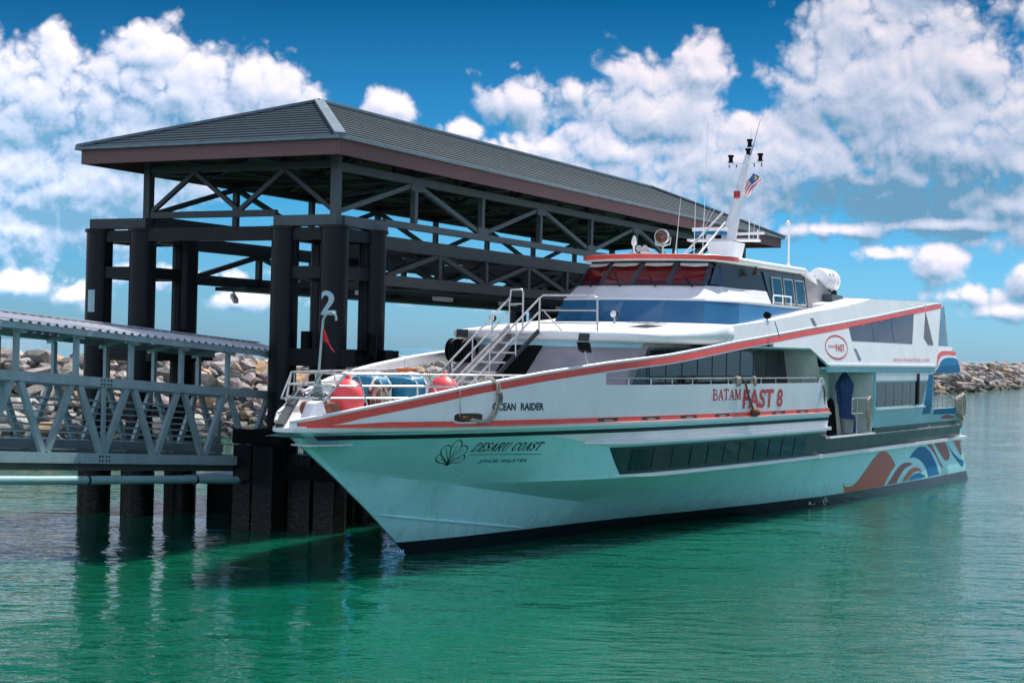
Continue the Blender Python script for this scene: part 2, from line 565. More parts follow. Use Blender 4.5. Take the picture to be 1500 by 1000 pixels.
def water_material():
    m = bpy.data.materials.new('water_surface')
    m.use_nodes = True
    nt = m.node_tree
    N, Lk = nt.nodes, nt.links
    b = N['Principled BSDF']
    tc = N.new('ShaderNodeTexCoord')
    b.inputs['Roughness'].default_value = .06
    b.inputs['IOR'].default_value = 1.333
    # silt in the water scatters the light, so shadows on it are soft
    b.subsurface_method = 'BURLEY'
    b.inputs['Subsurface Weight'].default_value = 1.0
    b.inputs['Subsurface Radius'].default_value = (.5, 1.4, 1.2)
    b.inputs['Subsurface Scale'].default_value = 1.0
    sp = N.new('ShaderNodeSeparateXYZ')
    Lk.new(tc.outputs['Object'], sp.inputs[0])
    # silty harbour green, turning to open-sea teal outside the breakwater
    dd = N.new('ShaderNodeMath')          # distance beyond the breakwater line
    dd.operation = 'MULTIPLY_ADD'
    Lk.new(sp.outputs[0], dd.inputs[0])
    dd.inputs[1].default_value = -.894
    q = N.new('ShaderNodeMath')
    q.operation = 'MULTIPLY'
    Lk.new(sp.outputs[1], q.inputs[0])
    q.inputs[1].default_value = .448
    Lk.new(q.outputs[0], dd.inputs[2])
    mr = N.new('ShaderNodeMapRange')
    Lk.new(dd.outputs[0], mr.inputs[0])
    mr.inputs[1].default_value = 50
    mr.inputs[2].default_value = 54
    n = N.new('ShaderNodeTexNoise')
    n.inputs['Scale'].default_value = .07
    n.inputs['Detail'].default_value = 3
    Lk.new(tc.outputs['Object'], n.inputs['Vector'])
    rp = N.new('ShaderNodeValToRGB')
    Lk.new(n.outputs['Fac'], rp.inputs[0])
    rp.color_ramp.elements[0].position = .3
    rp.color_ramp.elements[0].color = (.0018, .072, .040, 1)
    rp.color_ramp.elements[1].position = .7
    rp.color_ramp.elements[1].color = (.0026, .104, .060, 1)
    mx = N.new('ShaderNodeMix')
    mx.data_type = 'RGBA'
    Lk.new(mr.outputs[0], mx.inputs[0])
    Lk.new(rp.outputs[0], mx.inputs[6])
    mx.inputs[7].default_value = (.010, .13, .155, 1)
    Lk.new(mx.outputs[2], b.inputs['Base Color'])

    def wave(scale, sx, sy, rot, det, strength, dist, prev):
        mp = N.new('ShaderNodeMapping')
        mp.inputs['Rotation'].default_value = (0, 0, R(rot))
        mp.inputs['Scale'].default_value = (sx, sy, 1)
        Lk.new(tc.outputs['Object'], mp.inputs[0])
        t = N.new('ShaderNodeTexNoise')
        t.inputs['Scale'].default_value = scale
        t.inputs['Detail'].default_value = det
        t.inputs['Distortion'].default_value = .4
        Lk.new(mp.outputs[0], t.inputs['Vector'])
        bp = N.new('ShaderNodeBump')
        bp.inputs['Strength'].default_value = strength
        bp.inputs['Distance'].default_value = dist
        if scale > .5:
            Lk.new(PATCH, bp.inputs['Strength'])
        Lk.new(t.outputs['Fac'], bp.inputs['Height'])
        if prev:
            Lk.new(prev, bp.inputs['Normal'])
        return bp.outputs[0]
    # wind patches change the height of the ripples
    pt = N.new('ShaderNodeTexNoise')
    pt.inputs['Scale'].default_value = .11
    pt.inputs['Detail'].default_value = 3
    Lk.new(tc.outputs['Object'], pt.inputs['Vector'])
    pm = N.new('ShaderNodeMapRange')
    Lk.new(pt.outputs['Fac'], pm.inputs[0])
    pm.inputs[1].default_value = .35
    pm.inputs[2].default_value = .66
    pm.inputs[3].default_value = .35
    pm.inputs[4].default_value = 1.0
    PATCH = pm.outputs[0]
    p = wave(.30, .6, 1.0, 12, 2, 1.0, .10, None)
    p = wave(.95, .7, 1.1, -22, 2, 1.0, .085, p)
    p = wave(2.4, .6, 1.15, 15, 3, 1.0, .045, p)
    p = wave(6.0, .7, 1.1, -8, 2, 1.0, .014, p)
    Lk.new(p, b.inputs['Normal'])
    return m


WATER = water_material()


def rock_material():
    m = bpy.data.materials.new('armour_rock')
    m.use_nodes = True
    nt = m.node_tree
    N, Lk = nt.nodes, nt.links
    b = N['Principled BSDF']
    b.inputs['Roughness'].default_value = .9
    oi = N.new('ShaderNodeObjectInfo')
    ge = N.new('ShaderNodeNewGeometry')
    ad = N.new('ShaderNodeMath')
    ad.operation = 'ADD'
    Lk.new(oi.outputs['Random'], ad.inputs[0])
    Lk.new(ge.outputs['Random Per Island'], ad.inputs[1])
    fr = N.new('ShaderNodeMath')
    fr.operation = 'FRACT'
    Lk.new(ad.outputs[0], fr.inputs[0])
    rp = N.new('ShaderNodeValToRGB')
    Lk.new(fr.outputs[0], rp.inputs[0])
    cols = [(0, (.22, .205, .19)), (.18, (.33, .31, .29)), (.34, (.13, .125, .12)), (.5, (.38, .35, .33)), (.66, (.26, .20, .155)),
            (.78, (.44, .29, .16)), (.84, (.30, .25, .24)), (1, (.42, .40, .385))]
    rp.color_ramp.interpolation = 'CONSTANT'
    for i, (p, c) in enumerate(cols):
        el = rp.color_ramp.elements[i] if i < 2 else rp.color_ramp.elements.new(p)
        el.position = p
        el.color = (*c, 1)
    tc = N.new('ShaderNodeTexCoord')
    n = N.new('ShaderNodeTexNoise')
    n.inputs['Scale'].default_value = 3
    n.inputs['Detail'].default_value = 8
    Lk.new(tc.outputs['Object'], n.inputs['Vector'])
    mr = N.new('ShaderNodeMapRange')
    Lk.new(n.outputs['Fac'], mr.inputs[0])
    mr.inputs[1].default_value = .3
    mr.inputs[2].default_value = .7
    mr.inputs[3].default_value = .6
    mr.inputs[4].default_value = 1.3
    sc = N.new('ShaderNodeVectorMath')
    sc.operation = 'SCALE'
    Lk.new(rp.outputs[0], sc.inputs[0])
    Lk.new(mr.outputs[0], sc.inputs['Scale'])
    sz = N.new('ShaderNodeSeparateXYZ')
    Lk.new(ge.outputs['Position'], sz.inputs[0])
    az = N.new('ShaderNodeMath')
    az.operation = 'MULTIPLY_ADD'
    Lk.new(n.outputs['Fac'], az.inputs[0])
    az.inputs[1].default_value = -1.2
    Lk.new(sz.outputs[2], az.inputs[2])
    wr = N.new('ShaderNodeMapRange')
    Lk.new(az.outputs[0], wr.inputs[0])
    wr.inputs[1].default_value = -.2
    wr.inputs[2].default_value = .45
    wr.inputs[3].default_value = .85
    wr.inputs[4].default_value = 0
    wm_ = N.new('ShaderNodeMix')
    wm_.data_type = 'RGBA'
    Lk.new(wr.outputs[0], wm_.inputs[0])
    Lk.new(sc.outputs[0], wm_.inputs[6])
    wm_.inputs[7].default_value = (.035, .036, .024, 1)
    Lk.new(wm_.outputs[2], b.inputs['Base Color'])
    bp = N.new('ShaderNodeBump')
    bp.inputs['Strength'].default_value = .7
    bp.inputs['Distance'].default_value = .06
    Lk.new(n.outputs['Fac'], bp.inputs['Height'])
    Lk.new(bp.outputs[0], b.inputs['Normal'])
    return m


ROCK = rock_material()

# ------------------------------------------------------------------ helpers


def link(name, me, m, parent=None):
    o = bpy.data.objects.new(name, me)
    COL.objects.link(o)
    if m is not None and me is not None and not me.materials:
        me.materials.append(m)
    if parent is not None:
        o.parent = parent
    return o


def empty(name, loc=(0, 0, 0), rz=0.0, label=None, cat=None, group=None):
    o = bpy.data.objects.new(name, None)
    COL.objects.link(o)
    o.location = loc
    o.rotation_euler = (0, 0, rz)
    tag(o, label, cat, group)
    return o


def tag(o, label=None, cat=None, group=None, kind=None):
    for k, v in (('label', label), ('category', cat), ('group', group), ('kind', kind)):
        if v:
            o[k] = v
    return o


class MB:
    def __init__(self):
        self.v = []
        self.f = []

    def add(self, vs, fs):
        b = len(self.v)
        self.v += [tuple(x) for x in vs]
        self.f += [tuple(i + b for i in f) for f in fs]
        return self

    def box(self, x0, x1, y0, y1, z0, z1):
        return self.add([(x0, y0, z0), (x1, y0, z0), (x1, y1, z0), (x0, y1, z0), (x0, y0, z1), (x1, y0, z1), (x1, y1, z1), (x0, y1, z1)],
                        [(0, 3, 2, 1), (4, 5, 6, 7), (0, 1, 5, 4), (1, 2, 6, 5), (2, 3, 7, 6), (3, 0, 4, 7)])

    def hexa(self, p):
        return self.add(p, [(0, 3, 2, 1), (4, 5, 6, 7), (0, 1, 5, 4), (1, 2, 6, 5), (2, 3, 7, 6), (3, 0, 4, 7)])

    def beam(self, a, b, w, h, up=(0, 0, 1)):
        a, b = Vector(a), Vector(b)
        d = (b - a).normalized()
        u = Vector(up)
        if abs(d.dot(u)) > .97:
            u = Vector((1, 0, 0))
        s = d.cross(u).normalized()
        t = s.cross(d).normalized()
        s *= w / 2
        t *= h / 2
        return self.hexa([a - s - t, a + s - t, a + s + t, a - s + t, b - s - t, b + s - t, b + s + t, b - s + t])

    def tube(self, pts, r, n=8, caps=True, closed=False):
        pts = [Vector(p) for p in pts]
        rs = r if isinstance(r, (list, tuple)) else [r] * len(pts)
        base = len(self.v)
        k = len(pts)
        ref = None
        for i, p in enumerate(pts):
            if closed:
                d = pts[(i + 1) % k] - pts[i - 1]
            else:
                d = pts[min(i + 1, k - 1)] - pts[max(i - 1, 0)]
            d.normalize()
            if ref is None:
                ref = Vector((0, 0, 1)) if abs(d.z) < .9 else Vector((1, 0, 0))
            s = d.cross(ref)
            if s.length < 1e-4:
                s = d.cross(Vector((.3, .8, .2)))
            s.normalize()
            t = s.cross(d)
            ref = t
            for j in range(n):
                a = 2 * math.pi * j / n
                self.v.append(tuple(p + s * math.cos(a) * rs[i] + t * math.sin(a) * rs[i]))
        for i in range(k if closed else k - 1):
            i2 = (i + 1) % k
            for j in range(n):
                j2 = (j + 1) % n
                self.f.append((base + i * n + j, base + i * n + j2, base + i2 * n + j2, base + i2 * n + j))
        if caps and not closed:
            self.f.append(tuple(base + j for j in range(n))[::-1])
            self.f.append(tuple(base + (k - 1) * n + j for j in range(n)))
        return self

    def lathe(self, prof, c=(0, 0, 0), n=24, axis='z'):
        base = len(self.v)
        for r, h in prof:
            for j in range(n):
                a = 2 * math.pi * j / n
                if axis == 'z':
                    p = (c[0] + r * math.cos(a), c[1] + r * math.sin(a), c[2] + h)
                elif axis == 'x':
                    p = (c[0] + h, c[1] + r * math.cos(a), c[2] + r * math.sin(a))
                else:
                    p = (c[0] + r * math.cos(a), c[1] + h, c[2] + r * math.sin(a))
                self.v.append(p)
        k = len(prof)
        for i in range(k - 1):
            for j in range(n):
                j2 = (j + 1) % n
                self.f.append((base + i * n + j, base + i * n + j2, base + (i + 1) * n + j2, base + (i + 1) * n + j))
        self.f.append(tuple(base + j for j in range(n))[::-1])
        self.f.append(tuple(base + (k - 1) * n + j for j in range(n)))
        return self

    def slab(self, front, thick_vec):
        """closed plate: polygon FRONT (list of 3-D points) and its copy moved by THICK_VEC"""
        n = len(front)
        t = Vector(thick_vec)
        vs = [Vector(p) for p in front] + [Vector(p) + t for p in front]
        fs = [tuple(range(n)), tuple(range(2 * n - 1, n - 1, -1))]
        fs += [(i, i + n, (i + 1) % n + n, (i + 1) % n) for i in range(n)]
        return self.add(vs, fs)

    def grid(self, rows, close_back=None):
        """sheet through ROWS of points; CLOSE_BACK: second rows that make it a solid"""
        base = len(self.v)
        a, b = len(rows), len(rows[0])
        for r in rows:
            self.v += [tuple(p) for p in r]
        for i in range(a - 1):
            for j in range(b - 1):
                self.f.append((base + i * b + j, base + i * b + j + 1, base + (i + 1) * b + j + 1, base + (i + 1) * b + j))
        if close_back:
            b2 = len(self.v)
            for r in close_back:
                self.v += [tuple(p) for p in r]
            for i in range(a - 1):
                for j in range(b - 1):
                    self.f.append((b2 + i * b + j, b2 + (i + 1) * b + j, b2 + (i + 1) * b + j + 1, b2 + i * b + j + 1))
            for i in range(a - 1):
                self.f.append((base + i * b, base + (i + 1) * b, b2 + (i + 1) * b, b2 + i * b))
                self.f.append((base + i * b + b - 1, b2 + i * b + b - 1, b2 + (i + 1) * b + b - 1, base + (i + 1) * b + b - 1))
            for j in range(b - 1):
                self.f.append((base + j, b2 + j, b2 + j + 1, base + j + 1))
                q = (a - 1) * b
                self.f.append((base + q + j, base + q + j + 1, b2 + q + j + 1, b2 + q + j))
        return self

    def build(self, name, m, parent=None, smooth=None, bevel=0.0):
        me = bpy.data.meshes.new(name)
        me.from_pydata(self.v, [], self.f)
        bm = bmesh.new()
        bm.from_mesh(me)
        bmesh.ops.recalc_face_normals(bm, faces=bm.faces)
        if bevel:
            es = [e for e in bm.edges if len(e.link_faces) == 2 and e.calc_face_angle(0) > .6]
            bmesh.ops.bevel(bm, geom=es, offset=bevel, segments=2, profile=.7, affect='EDGES')
        bm.to_mesh(me)
        bm.free()
        if smooth is not None:
            me.shade_smooth()
            me.set_sharp_from_angle(angle=R(smooth))
        me.materials.append(m)
        return link(name, me, m, parent)


def one(fn, *a, name, m, parent=None, **k):
    b = MB()
    getattr(b, fn)(*a)
    return b.build(name, m, parent, **k)


def interp(tab, s):
    if s <= tab[0][0]:
        return tab[0][1]
    for (a, b), (c, d) in zip(tab, tab[1:]):
        if s <= c:
            return b + (d - b) * (s - a) / (c - a)
    return tab[-1][1]


def sint(tab, s):
    """smooth (Catmull-Rom like) interpolation of a table"""
    e = .35
    return (interp(tab, s - e) + 2 * interp(tab, s) + interp(tab, s + e)) / 4


def lerp(a, b, t):
    return a + (b - a) * t


# ------------------------------------------------------------------ water
wm = MB()
wm.grid([[(-9000 + 600 * i, -600 + 600 * j, 0) for i in range(31)] for j in range(32)])
water = wm.build('water', WATER)
tag(water, kind='structure')

# ------------------------------------------------------------------ breakwater of armour rock
BW_PHI = math.atan2(91.7, 183.0)
bw = empty('breakwater', (-20.2, 65.7, 0), R(90) - BW_PHI)
tag(bw, kind='structure')
core = MB()
prof = [(-.6, -1.5), (.3, -.3), (3.2, 1.8), (5.4, 3.05), (9.5, 3.1), (16, -1.5)]
core.grid([[(x, y, z) for y, z in prof] for x in range(-60, 381, 10)])
core.build('rubble_core', mat('rubble_core', (.10, .09, .08), .95, var=.4, scale=1), bw)


def rock_mesh(seed):
    rnd = random.Random(seed)
    bm = bmesh.new()
    bmesh.ops.create_icosphere(bm, subdivisions=2, radius=1)
    off = Vector((seed * 7.3, seed * 3.1, 1.7))
    planes = [(Vector((rnd.gauss(0, 1), rnd.gauss(0, 1), rnd.gauss(0, 1))).normalized(), rnd.uniform(.38, .78)) for _ in range(13)]
    for v in bm.verts:
        p = v.co.copy()
        for nrm, d in planes:
            k = p.dot(nrm)
            if k > d:
                p -= nrm * (k - d) * .98
        p *= 1 + .08 * noise.noise(p * 1.6 + off)
        v.co = Vector((p.x * 1.45, p.y * 1.15, p.z * .80))
    bmesh.ops.recalc_face_normals(bm, faces=bm.faces)
    me = bpy.data.meshes.new('stone')
    bm.to_mesh(me)
    bm.free()
    me.materials.append(ROCK)
    return me


ROCKS = [rock_mesh(i + 1) for i in range(12)]
rr = random.Random(11)


def bw_h(y):
    return interp([(-1, -.9), (.3, -.15), (3.2, 1.95), (5.4, 3.2), (9.5, 3.25)], y)


ca, sa = math.sin(BW_PHI), math.cos(BW_PHI)
cands = []
x = -34.0
while x < 330:
    big = 1.0 if x < 120 else 1.5
    y = -.6
    while y < 9.2:
        r = rr.choice([.17, .20, .24, .28, .32, .38, .46, .60, .78]) * big * rr.uniform(.85, 1.15)
        cands.append((x + rr.uniform(-.35, .35), y + rr.uniform(-.2, .2), r))
        y += r * 1.45
    x += .56 * big
scored = []
for x, y, r in cands:
    wx, wy = -20.2 + x * ca - y * sa, 65.7 + x * sa + y * ca
    u = 750 + wx / max(wy, 1) * 2400
    z = bw_h(y)
    vpx = 512.7 + .023 * (u - 750) + (4.5 - z) / max(wy, 1) * 2400
    vis = (0 < u < 385 and vpx > 505) or 560 < u < 690 or 1395 < u < 1510 or 425 < u < 455
    if y > 7.5:
        vis = False
    scored.append((-(r / wy) if vis else 1 + rr.random(), x, y, r))
scored.sort()
verts, faces = [], []
rock_arr = []
for me in ROCKS:
    rock_arr.append(([v.co.copy() for v in me.vertices], [tuple(p.vertices) for p in me.polygons]))
for i, (sc_, x, y, r) in enumerate(scored):
    rot = Matrix.Rotation(rr.uniform(0, 6.28), 4, 'Z') @ Matrix.Rotation(rr.uniform(-.5, .5), 4, 'X') @ Matrix.Rotation(rr.uniform(-.4, .4), 4, 'Y')
    mtx = Matrix.Translation((x, y, bw_h(y) + r * rr.uniform(.0, .35))) @ rot @ Matrix.Diagonal((r * rr.uniform(.9, 1.25), r * rr.uniform(.85, 1.1), r, 1))
    k = rr.randrange(12)
    if i < 298:
        o = bpy.data.objects.new('stone', ROCKS[k])
        COL.objects.link(o)
        o.parent = bw
        o.matrix_local = mtx
    else:
        b = len(verts)
        verts += [tuple(mtx @ c) for c in rock_arr[k][0]]
        faces += [tuple(q + b for q in f) for f in rock_arr[k][1]]
me = bpy.data.meshes.new('armour_stones')
me.from_pydata(verts, [], faces)
o = link('armour_stones', me, ROCK, bw)
tag(o, kind='stuff')

# ------------------------------------------------------------------ ferry shelter (roof on steel piles)
PA = R(27.15)
shelter = empty('ferry_shelter', (-4.38, 40.0, 0), R(90) - PA,
                'long hip roofed shelter of dark steel trusses on black piles beside the ferry', 'shelter')


def pile(x, y, r=.345):
    o = one('lathe', [(r, -2), (r, 7.43)], (x, y, 0), 28, name='pile', m=PILE, parent=shelter, smooth=40)
    b = MB().lathe([(r + .085, -2), (r + .085, 2.0), (r + .02, 2.06), (r + .02, 2.07)], (x, y, 0), 28)
    b.build('pile_sleeve', TIDE, o, smooth=40)
    b = MB().lathe([(r + .045, 7.36), (r + .045, 7.44)], (x, y, 0), 28)
    b.build('cap_plate', PILE, o, smooth=40)
    return o


clusters = [(0, 0), (0, 5.95), (24.5, 0), (24.5, 5.95)]
pile_at = {}
for cx, cy in clusters:
    for dx in (0, 1.75):
        for dy in (0, 1.46):
            pile_at[(cx + dx, cy + dy)] = pile(cx + dx, cy + dy)


def member(name, a, b, w, h, m=TRUSS, parent=None, up=(0, 0, 1)):
    return one('beam', a, b, w, h, up, name=name, m=m, parent=parent or shelter)


# pile braces inside every cluster at two levels, and lower cross frames near the water
for cx, cy in clusters:
    for z0, z1 in ((7.10, 7.40), (6.15, 6.45)):
        zc, hh = (z0 + z1) / 2, z1 - z0
        for d in (0, 1.75):
            member('brace', (cx + d, cy + .3, zc), (cx + d, cy + 1.16, zc), .26, hh, PILE)
        for d in (0, 1.46):
            member('brace', (cx + .3, cy + d, zc), (cx + 1.45, cy + d, zc), .26, hh, PILE)
    zc, hh = 4.21, .43
    for d in (0, 1.75):
        member('lower_brace', (cx + d, cy - .55, zc), (cx + d, cy + 1.74, zc), .34, hh, PILE)
    for d in (-.1, 1.52):
        member('lower_brace', (cx - .2, cy + d, zc + .004), (cx + 2.72, cy + d, zc + .004), .30, hh - .03, PILE)
    zc = 2.6
    for d in (0, 1.75):
        member('lower_brace', (cx + d, cy - .3, zc), (cx + d, cy + 1.8, zc), .30, .30, PILE)
    one('lathe', [(.145, 4.3), (.145, 4.85)], (cx + .0, cy + .76, 0), 14, name='guide_post', m=BLACK, parent=shelter, smooth=40)
    one('lathe', [(.145, 4.3), (.145, 4.85)], (cx + 1.1, cy - .42, 0), 14, name='guide_post', m=BLACK, parent=shelter, smooth=40)

# cap beams on the piles
for cx in (0, 24.5):
    member('cap_beam', (cx, -.12, 7.575), (cx, 1.72, 7.575), .34, .26, TRUSS)
    member('cap_beam', (cx + .17, .0, 7.573), (cx + 2.2, .0, 7.573), .32, .26, TRUSS)
    member('cap_beam', (cx, 5.75, 7.575), (cx, 7.62, 7.575), .34, .26, TRUSSD)
    member('cap_beam', (cx + .17, 5.8, 7.572), (cx + 2.2, 5.8, 7.572), .30, .25, TRUSSD)
    # header spanning the two clusters
    member('header_beam', (cx - .04, 1.75, 7.27), (cx - .04, 5.65, 7.27), .30, .34, PILE)

# lower longitudinal trusses, cluster to cluster
for y in (0.0, 1.46, 5.95):
    mm = TRUSSD
    member('lower_truss_chord', (2.05, y, 7.17), (24.3, y, 7.17), .26, .34, mm)
    member('lower_truss_chord', (2.05, y, 6.22), (24.3, y, 6.22), .26, .27, mm)
    n = 8
    for i in range(n):
        xa, xb = 2.4 + i * 2.7, 2.4 + (i + 1) * 2.7
        if xb > 24.4:
            break
        up_ = i % 2 == 0
        member('diagonal', (xa, y, 6.34 if up_ else 7.02), (xb, y, 7.02 if up_ else 6.34), .13, .13, mm)
        member('post', (xb, y, 6.355), (xb, y, 7.0), .15, .15, mm)
for i in range(6):
    xx = 5.1 + i * 3.75
    member('cross_beam', (xx, .13, 6.2), (xx, 5.82, 6.2), .16, .2, TRUSSD)
    member('cross_beam', (xx + 1.2, .13, 7.15), (xx + 1.2, 5.82, 7.15), .16, .2, TRUSSD)
# service catwalk hung between the lower trusses
one('box', 2.1, 24.0, 4.2, 5.2, 5.92, 6.02, name='catwalk', m=TRUSSD, parent=shelter)
for i in range(5):
    one('box', 4 + i * 4.2, 4.9 + i * 4.2, 1.75, 1.95, 5.90, 6.02, name='light_fitting', m=WB, parent=shelter)

# upper trusses carrying the roof
NOD = [3.75 * i for i in range(9)]
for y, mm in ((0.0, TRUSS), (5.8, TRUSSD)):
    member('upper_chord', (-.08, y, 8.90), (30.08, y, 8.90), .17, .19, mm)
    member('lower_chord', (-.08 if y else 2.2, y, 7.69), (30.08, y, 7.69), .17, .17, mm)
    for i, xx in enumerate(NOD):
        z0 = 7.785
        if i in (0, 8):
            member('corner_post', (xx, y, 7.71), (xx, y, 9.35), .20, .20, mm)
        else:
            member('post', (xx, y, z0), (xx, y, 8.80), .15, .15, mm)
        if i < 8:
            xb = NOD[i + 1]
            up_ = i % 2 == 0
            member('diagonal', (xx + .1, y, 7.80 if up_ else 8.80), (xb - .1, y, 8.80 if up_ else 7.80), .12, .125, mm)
    for i, xx in enumerate(NOD[1:8]):
        if y == 0:
            member('bracket_beam', (xx, -.85, 9.06), (xx, .6, 9.06), .14, .16, TRUSSD)
for xx in (0.0, 30.0):
    member('end_chord', (xx, .12, 8.95), (xx, 5.68, 8.95), .15, .17, TRUSSD)
    member('end_chord', (xx, 1.75 if xx == 0 else .1, 7.78), (xx, 5.68, 7.78), .15, .16, TRUSSD)
    ys = [5.7, 4.3, 2.9, 1.5, .12]
    for i in range(4):
        za, zb = (7.86, 8.86) if i % 2 == 0 else (8.86, 7.86)
        member('diagonal', (xx, ys[i], za), (xx, ys[i + 1], zb), .11, .11, TRUSSD)
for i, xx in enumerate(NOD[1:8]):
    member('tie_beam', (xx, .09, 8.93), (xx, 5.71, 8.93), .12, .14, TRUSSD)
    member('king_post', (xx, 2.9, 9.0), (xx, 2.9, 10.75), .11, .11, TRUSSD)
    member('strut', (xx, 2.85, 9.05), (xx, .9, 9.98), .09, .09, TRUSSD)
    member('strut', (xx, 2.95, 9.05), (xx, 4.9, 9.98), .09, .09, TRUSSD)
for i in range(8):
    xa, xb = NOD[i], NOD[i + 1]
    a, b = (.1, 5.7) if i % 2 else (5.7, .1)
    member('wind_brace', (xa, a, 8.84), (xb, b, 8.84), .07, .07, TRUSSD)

for i, xx in enumerate(NOD[1:8]):
    zg = 8.76 if i % 2 == 0 else 7.83
    one('box', xx - .30, xx + .30, -.082, -.068, zg - .13, zg + .13, name='gusset_plate', m=TRUSS, parent=shelter)
# hip roof
X0, X1, Y0, Y1 = -1.55, 31.95, -1.1, 6.9
ZE, ZR, YM, XR0, XR1 = 9.40, 11.10, 2.9, 3.45, 26.9
roof_root = one('box', XR0 - .05, XR1 + .05, YM - .13, YM + .13, ZR - .02, ZR + .07, name='roof', m=TILEL, parent=shelter, bevel=.02)


def roof_course(k, K, side):
    f0, f1 = k / K, (k + 1) / K
    lift = .035

    def corner(f, which):
        if side == 'near':
            return (lerp(X0, XR0, f), lerp(Y0, YM, f)) if which == 0 else (lerp(X1, XR1, f), lerp(Y0, YM, f))
        if side == 'far':
            return (lerp(X0, XR0, f), lerp(Y1, YM, f)) if which == 0 else (lerp(X1, XR1, f), lerp(Y1, YM, f))
        if side == 'front':
            return (lerp(X0, XR0, f), lerp(Y0, YM, f)) if which == 0 else (lerp(X0, XR0, f), lerp(Y1, YM, f))
        return (lerp(X1, XR1, f), lerp(Y0, YM, f)) if which == 0 else (lerp(X1, XR1, f), lerp(Y1, YM, f))
    z0, z1 = lerp(ZE, ZR, f0), lerp(ZE, ZR, f1)
    a, b, c, d = corner(f0, 0), corner(f0, 1), corner(f1, 1), corner(f1, 0)
    top = [(*a, z0 + lift), (*b, z0 + lift), (*c, z1 + .004), (*d, z1 + .004)]
    bot = [(*a, z0 - .045), (*b, z0 - .045), (*c, z1 - .045), (*d, z1 - .045)]
    MB().hexa(bot + top).build('tile_course', TILE, roof_root)


for side, K in (('near', 15), ('front', 15), ('far', 15), ('rear', 15)):
    for k in range(K):
        roof_course(k, K, side)
for xe, xr, ye in ((X0, XR0, Y0), (X0, XR0, Y1), (X1, XR1, Y0), (X1, XR1, Y1)):
    member('hip_cap', (xe, ye, ZE + .05), (xr, YM, ZR + .05), .26, .07, TILEL, roof_root)
# eaves trim, fascia
for (xa, ya, xb, yb) in ((X0, Y0, X1, Y0), (X0, Y1, X1, Y1)):
    member('eaves_trim', (xa, ya, ZE - .02), (xb, yb, ZE - .02), .10, .07, TILEL, roof_root)
    s = .12 if ya < 0 else -.12
    member('fascia_board', (xa + .1, ya + s, ZE - .23), (xb - .1, yb + s, ZE - .23), .06, .36, FASCIA, roof_root)
for xa, s in ((X0, .12), (X1, -.12)):
    member('eaves_trim', (xa, Y0, ZE - .021), (xa, Y1, ZE - .021), .10, .07, TILEL, roof_root)
    member('fascia_board', (xa + s, Y0 + .15, ZE - .232), (xa + s, Y1 - .15, ZE - .232), .06, .36, FASCIA, roof_root)
# underside sheeting, rafters and purlins
un = MB()
dz = .10
pts = [(X0 + .2, Y0 + .2, ZE - dz), (X1 - .2, Y0 + .2, ZE - dz), (X1 - .2, Y1 - .2, ZE - dz), (X0 + .2, Y1 - .2, ZE - dz), (XR0, YM, ZR - dz - .03), (XR1, YM, ZR - dz - .03)]
un.add(pts, [(0, 1, 5, 4), (3, 4, 5, 2), (0, 4, 3), (1, 2, 5)])
un.build('roof_lining', SOFFIT, roof_root)
for f in (.16, .36, .56, .76):
    for sy in (Y0, Y1):
        y = lerp(sy, YM, f)
        z = lerp(ZE, ZR, f) - .20
        member('purlin', (lerp(X0, XR0, f) + .1, y, z), (lerp(X1, XR1, f) - .1, y, z), .07, .13, TRUSS)
    for xe, xr in ((X0, XR0), (X1, XR1)):
        xx = lerp(xe, xr, f)
        z = lerp(ZE, ZR, f) - .20
        member('purlin', (xx, lerp(Y0, YM, f) + .1, z), (xx, lerp(Y1, YM, f) - .1, z), .07, .13, TRUSS)
for xx in NOD[1:8]:
    for sy in (Y0, Y1):
        member('rafter', (xx, lerp(sy, YM, .06), lerp(ZE, ZR, .06) - .30), (xx, YM, ZR - .33), .12, .16, TRUSSD)
for sx, rx in ((X0, XR0), (X1, XR1)):
    for sy in (Y0, Y1):
        member('hip_rafter', (lerp(sx, rx, .05), lerp(sy, YM, .05), lerp(ZE, ZR, .05) - .3), (rx, YM, ZR - .33), .14, .18, TRUSSD)
# camera under the truss
cb = MB()
cb.beam((3.6, 5.7, 5.98), (3.6, 5.7, 5.8), .05, .05)
cb.beam((3.75, 5.85, 5.85), (3.45, 5.5, 5.68), .14, .12)
cb.build('surveillance_camera', WB, shelter)

# ---- text and drawing helpers


def text_pts(txt, bold=0.0, shear=0.0, cols=0):
    cu = bpy.data.curves.new('lettering', 'FONT')
    cu.body = txt
    cu.offset = bold
    cu.shear = shear
    cu.resolution_u = 3
    ob = bpy.data.objects.new('lettering', cu)
    COL.objects.link(ob)
    dg = bpy.context.evaluated_depsgraph_get()
    dg.update()
    me = bpy.data.meshes.new_from_object(ob.evaluated_get(dg))
    COL.objects.unlink(ob)
    bpy.data.objects.remove(ob)
    bpy.data.curves.remove(cu)
    if cols:
        bm = bmesh.new()
        bm.from_mesh(me)
        xa, xb = min(q.co.x for q in bm.verts), max(q.co.x for q in bm.verts)
        for i in range(1, cols):
            bmesh.ops.bisect_plane(bm, geom=bm.verts[:] + bm.edges[:] + bm.faces[:], plane_co=(lerp(xa, xb, i / cols), 0, 0), plane_no=(1, 0, 0))
        bm.to_mesh(me)
        bm.free()
    v = [(p.co.x, p.co.y) for p in me.vertices]
    f = [tuple(p.vertices) for p in me.polygons]
    bpy.data.meshes.remove(me)
    x0, x1 = min(a for a, b in v), max(a for a, b in v)
    return [((a - x0) / (x1 - x0), b / .729) for a, b in v], f


def wrap(name, pts, faces, fn, m, parent):
    me = bpy.data.meshes.new(name)
    me.from_pydata([fn(a, b) for a, b in pts], [], faces)
    me.materials.append(m)
    return link(name, me, m, parent)


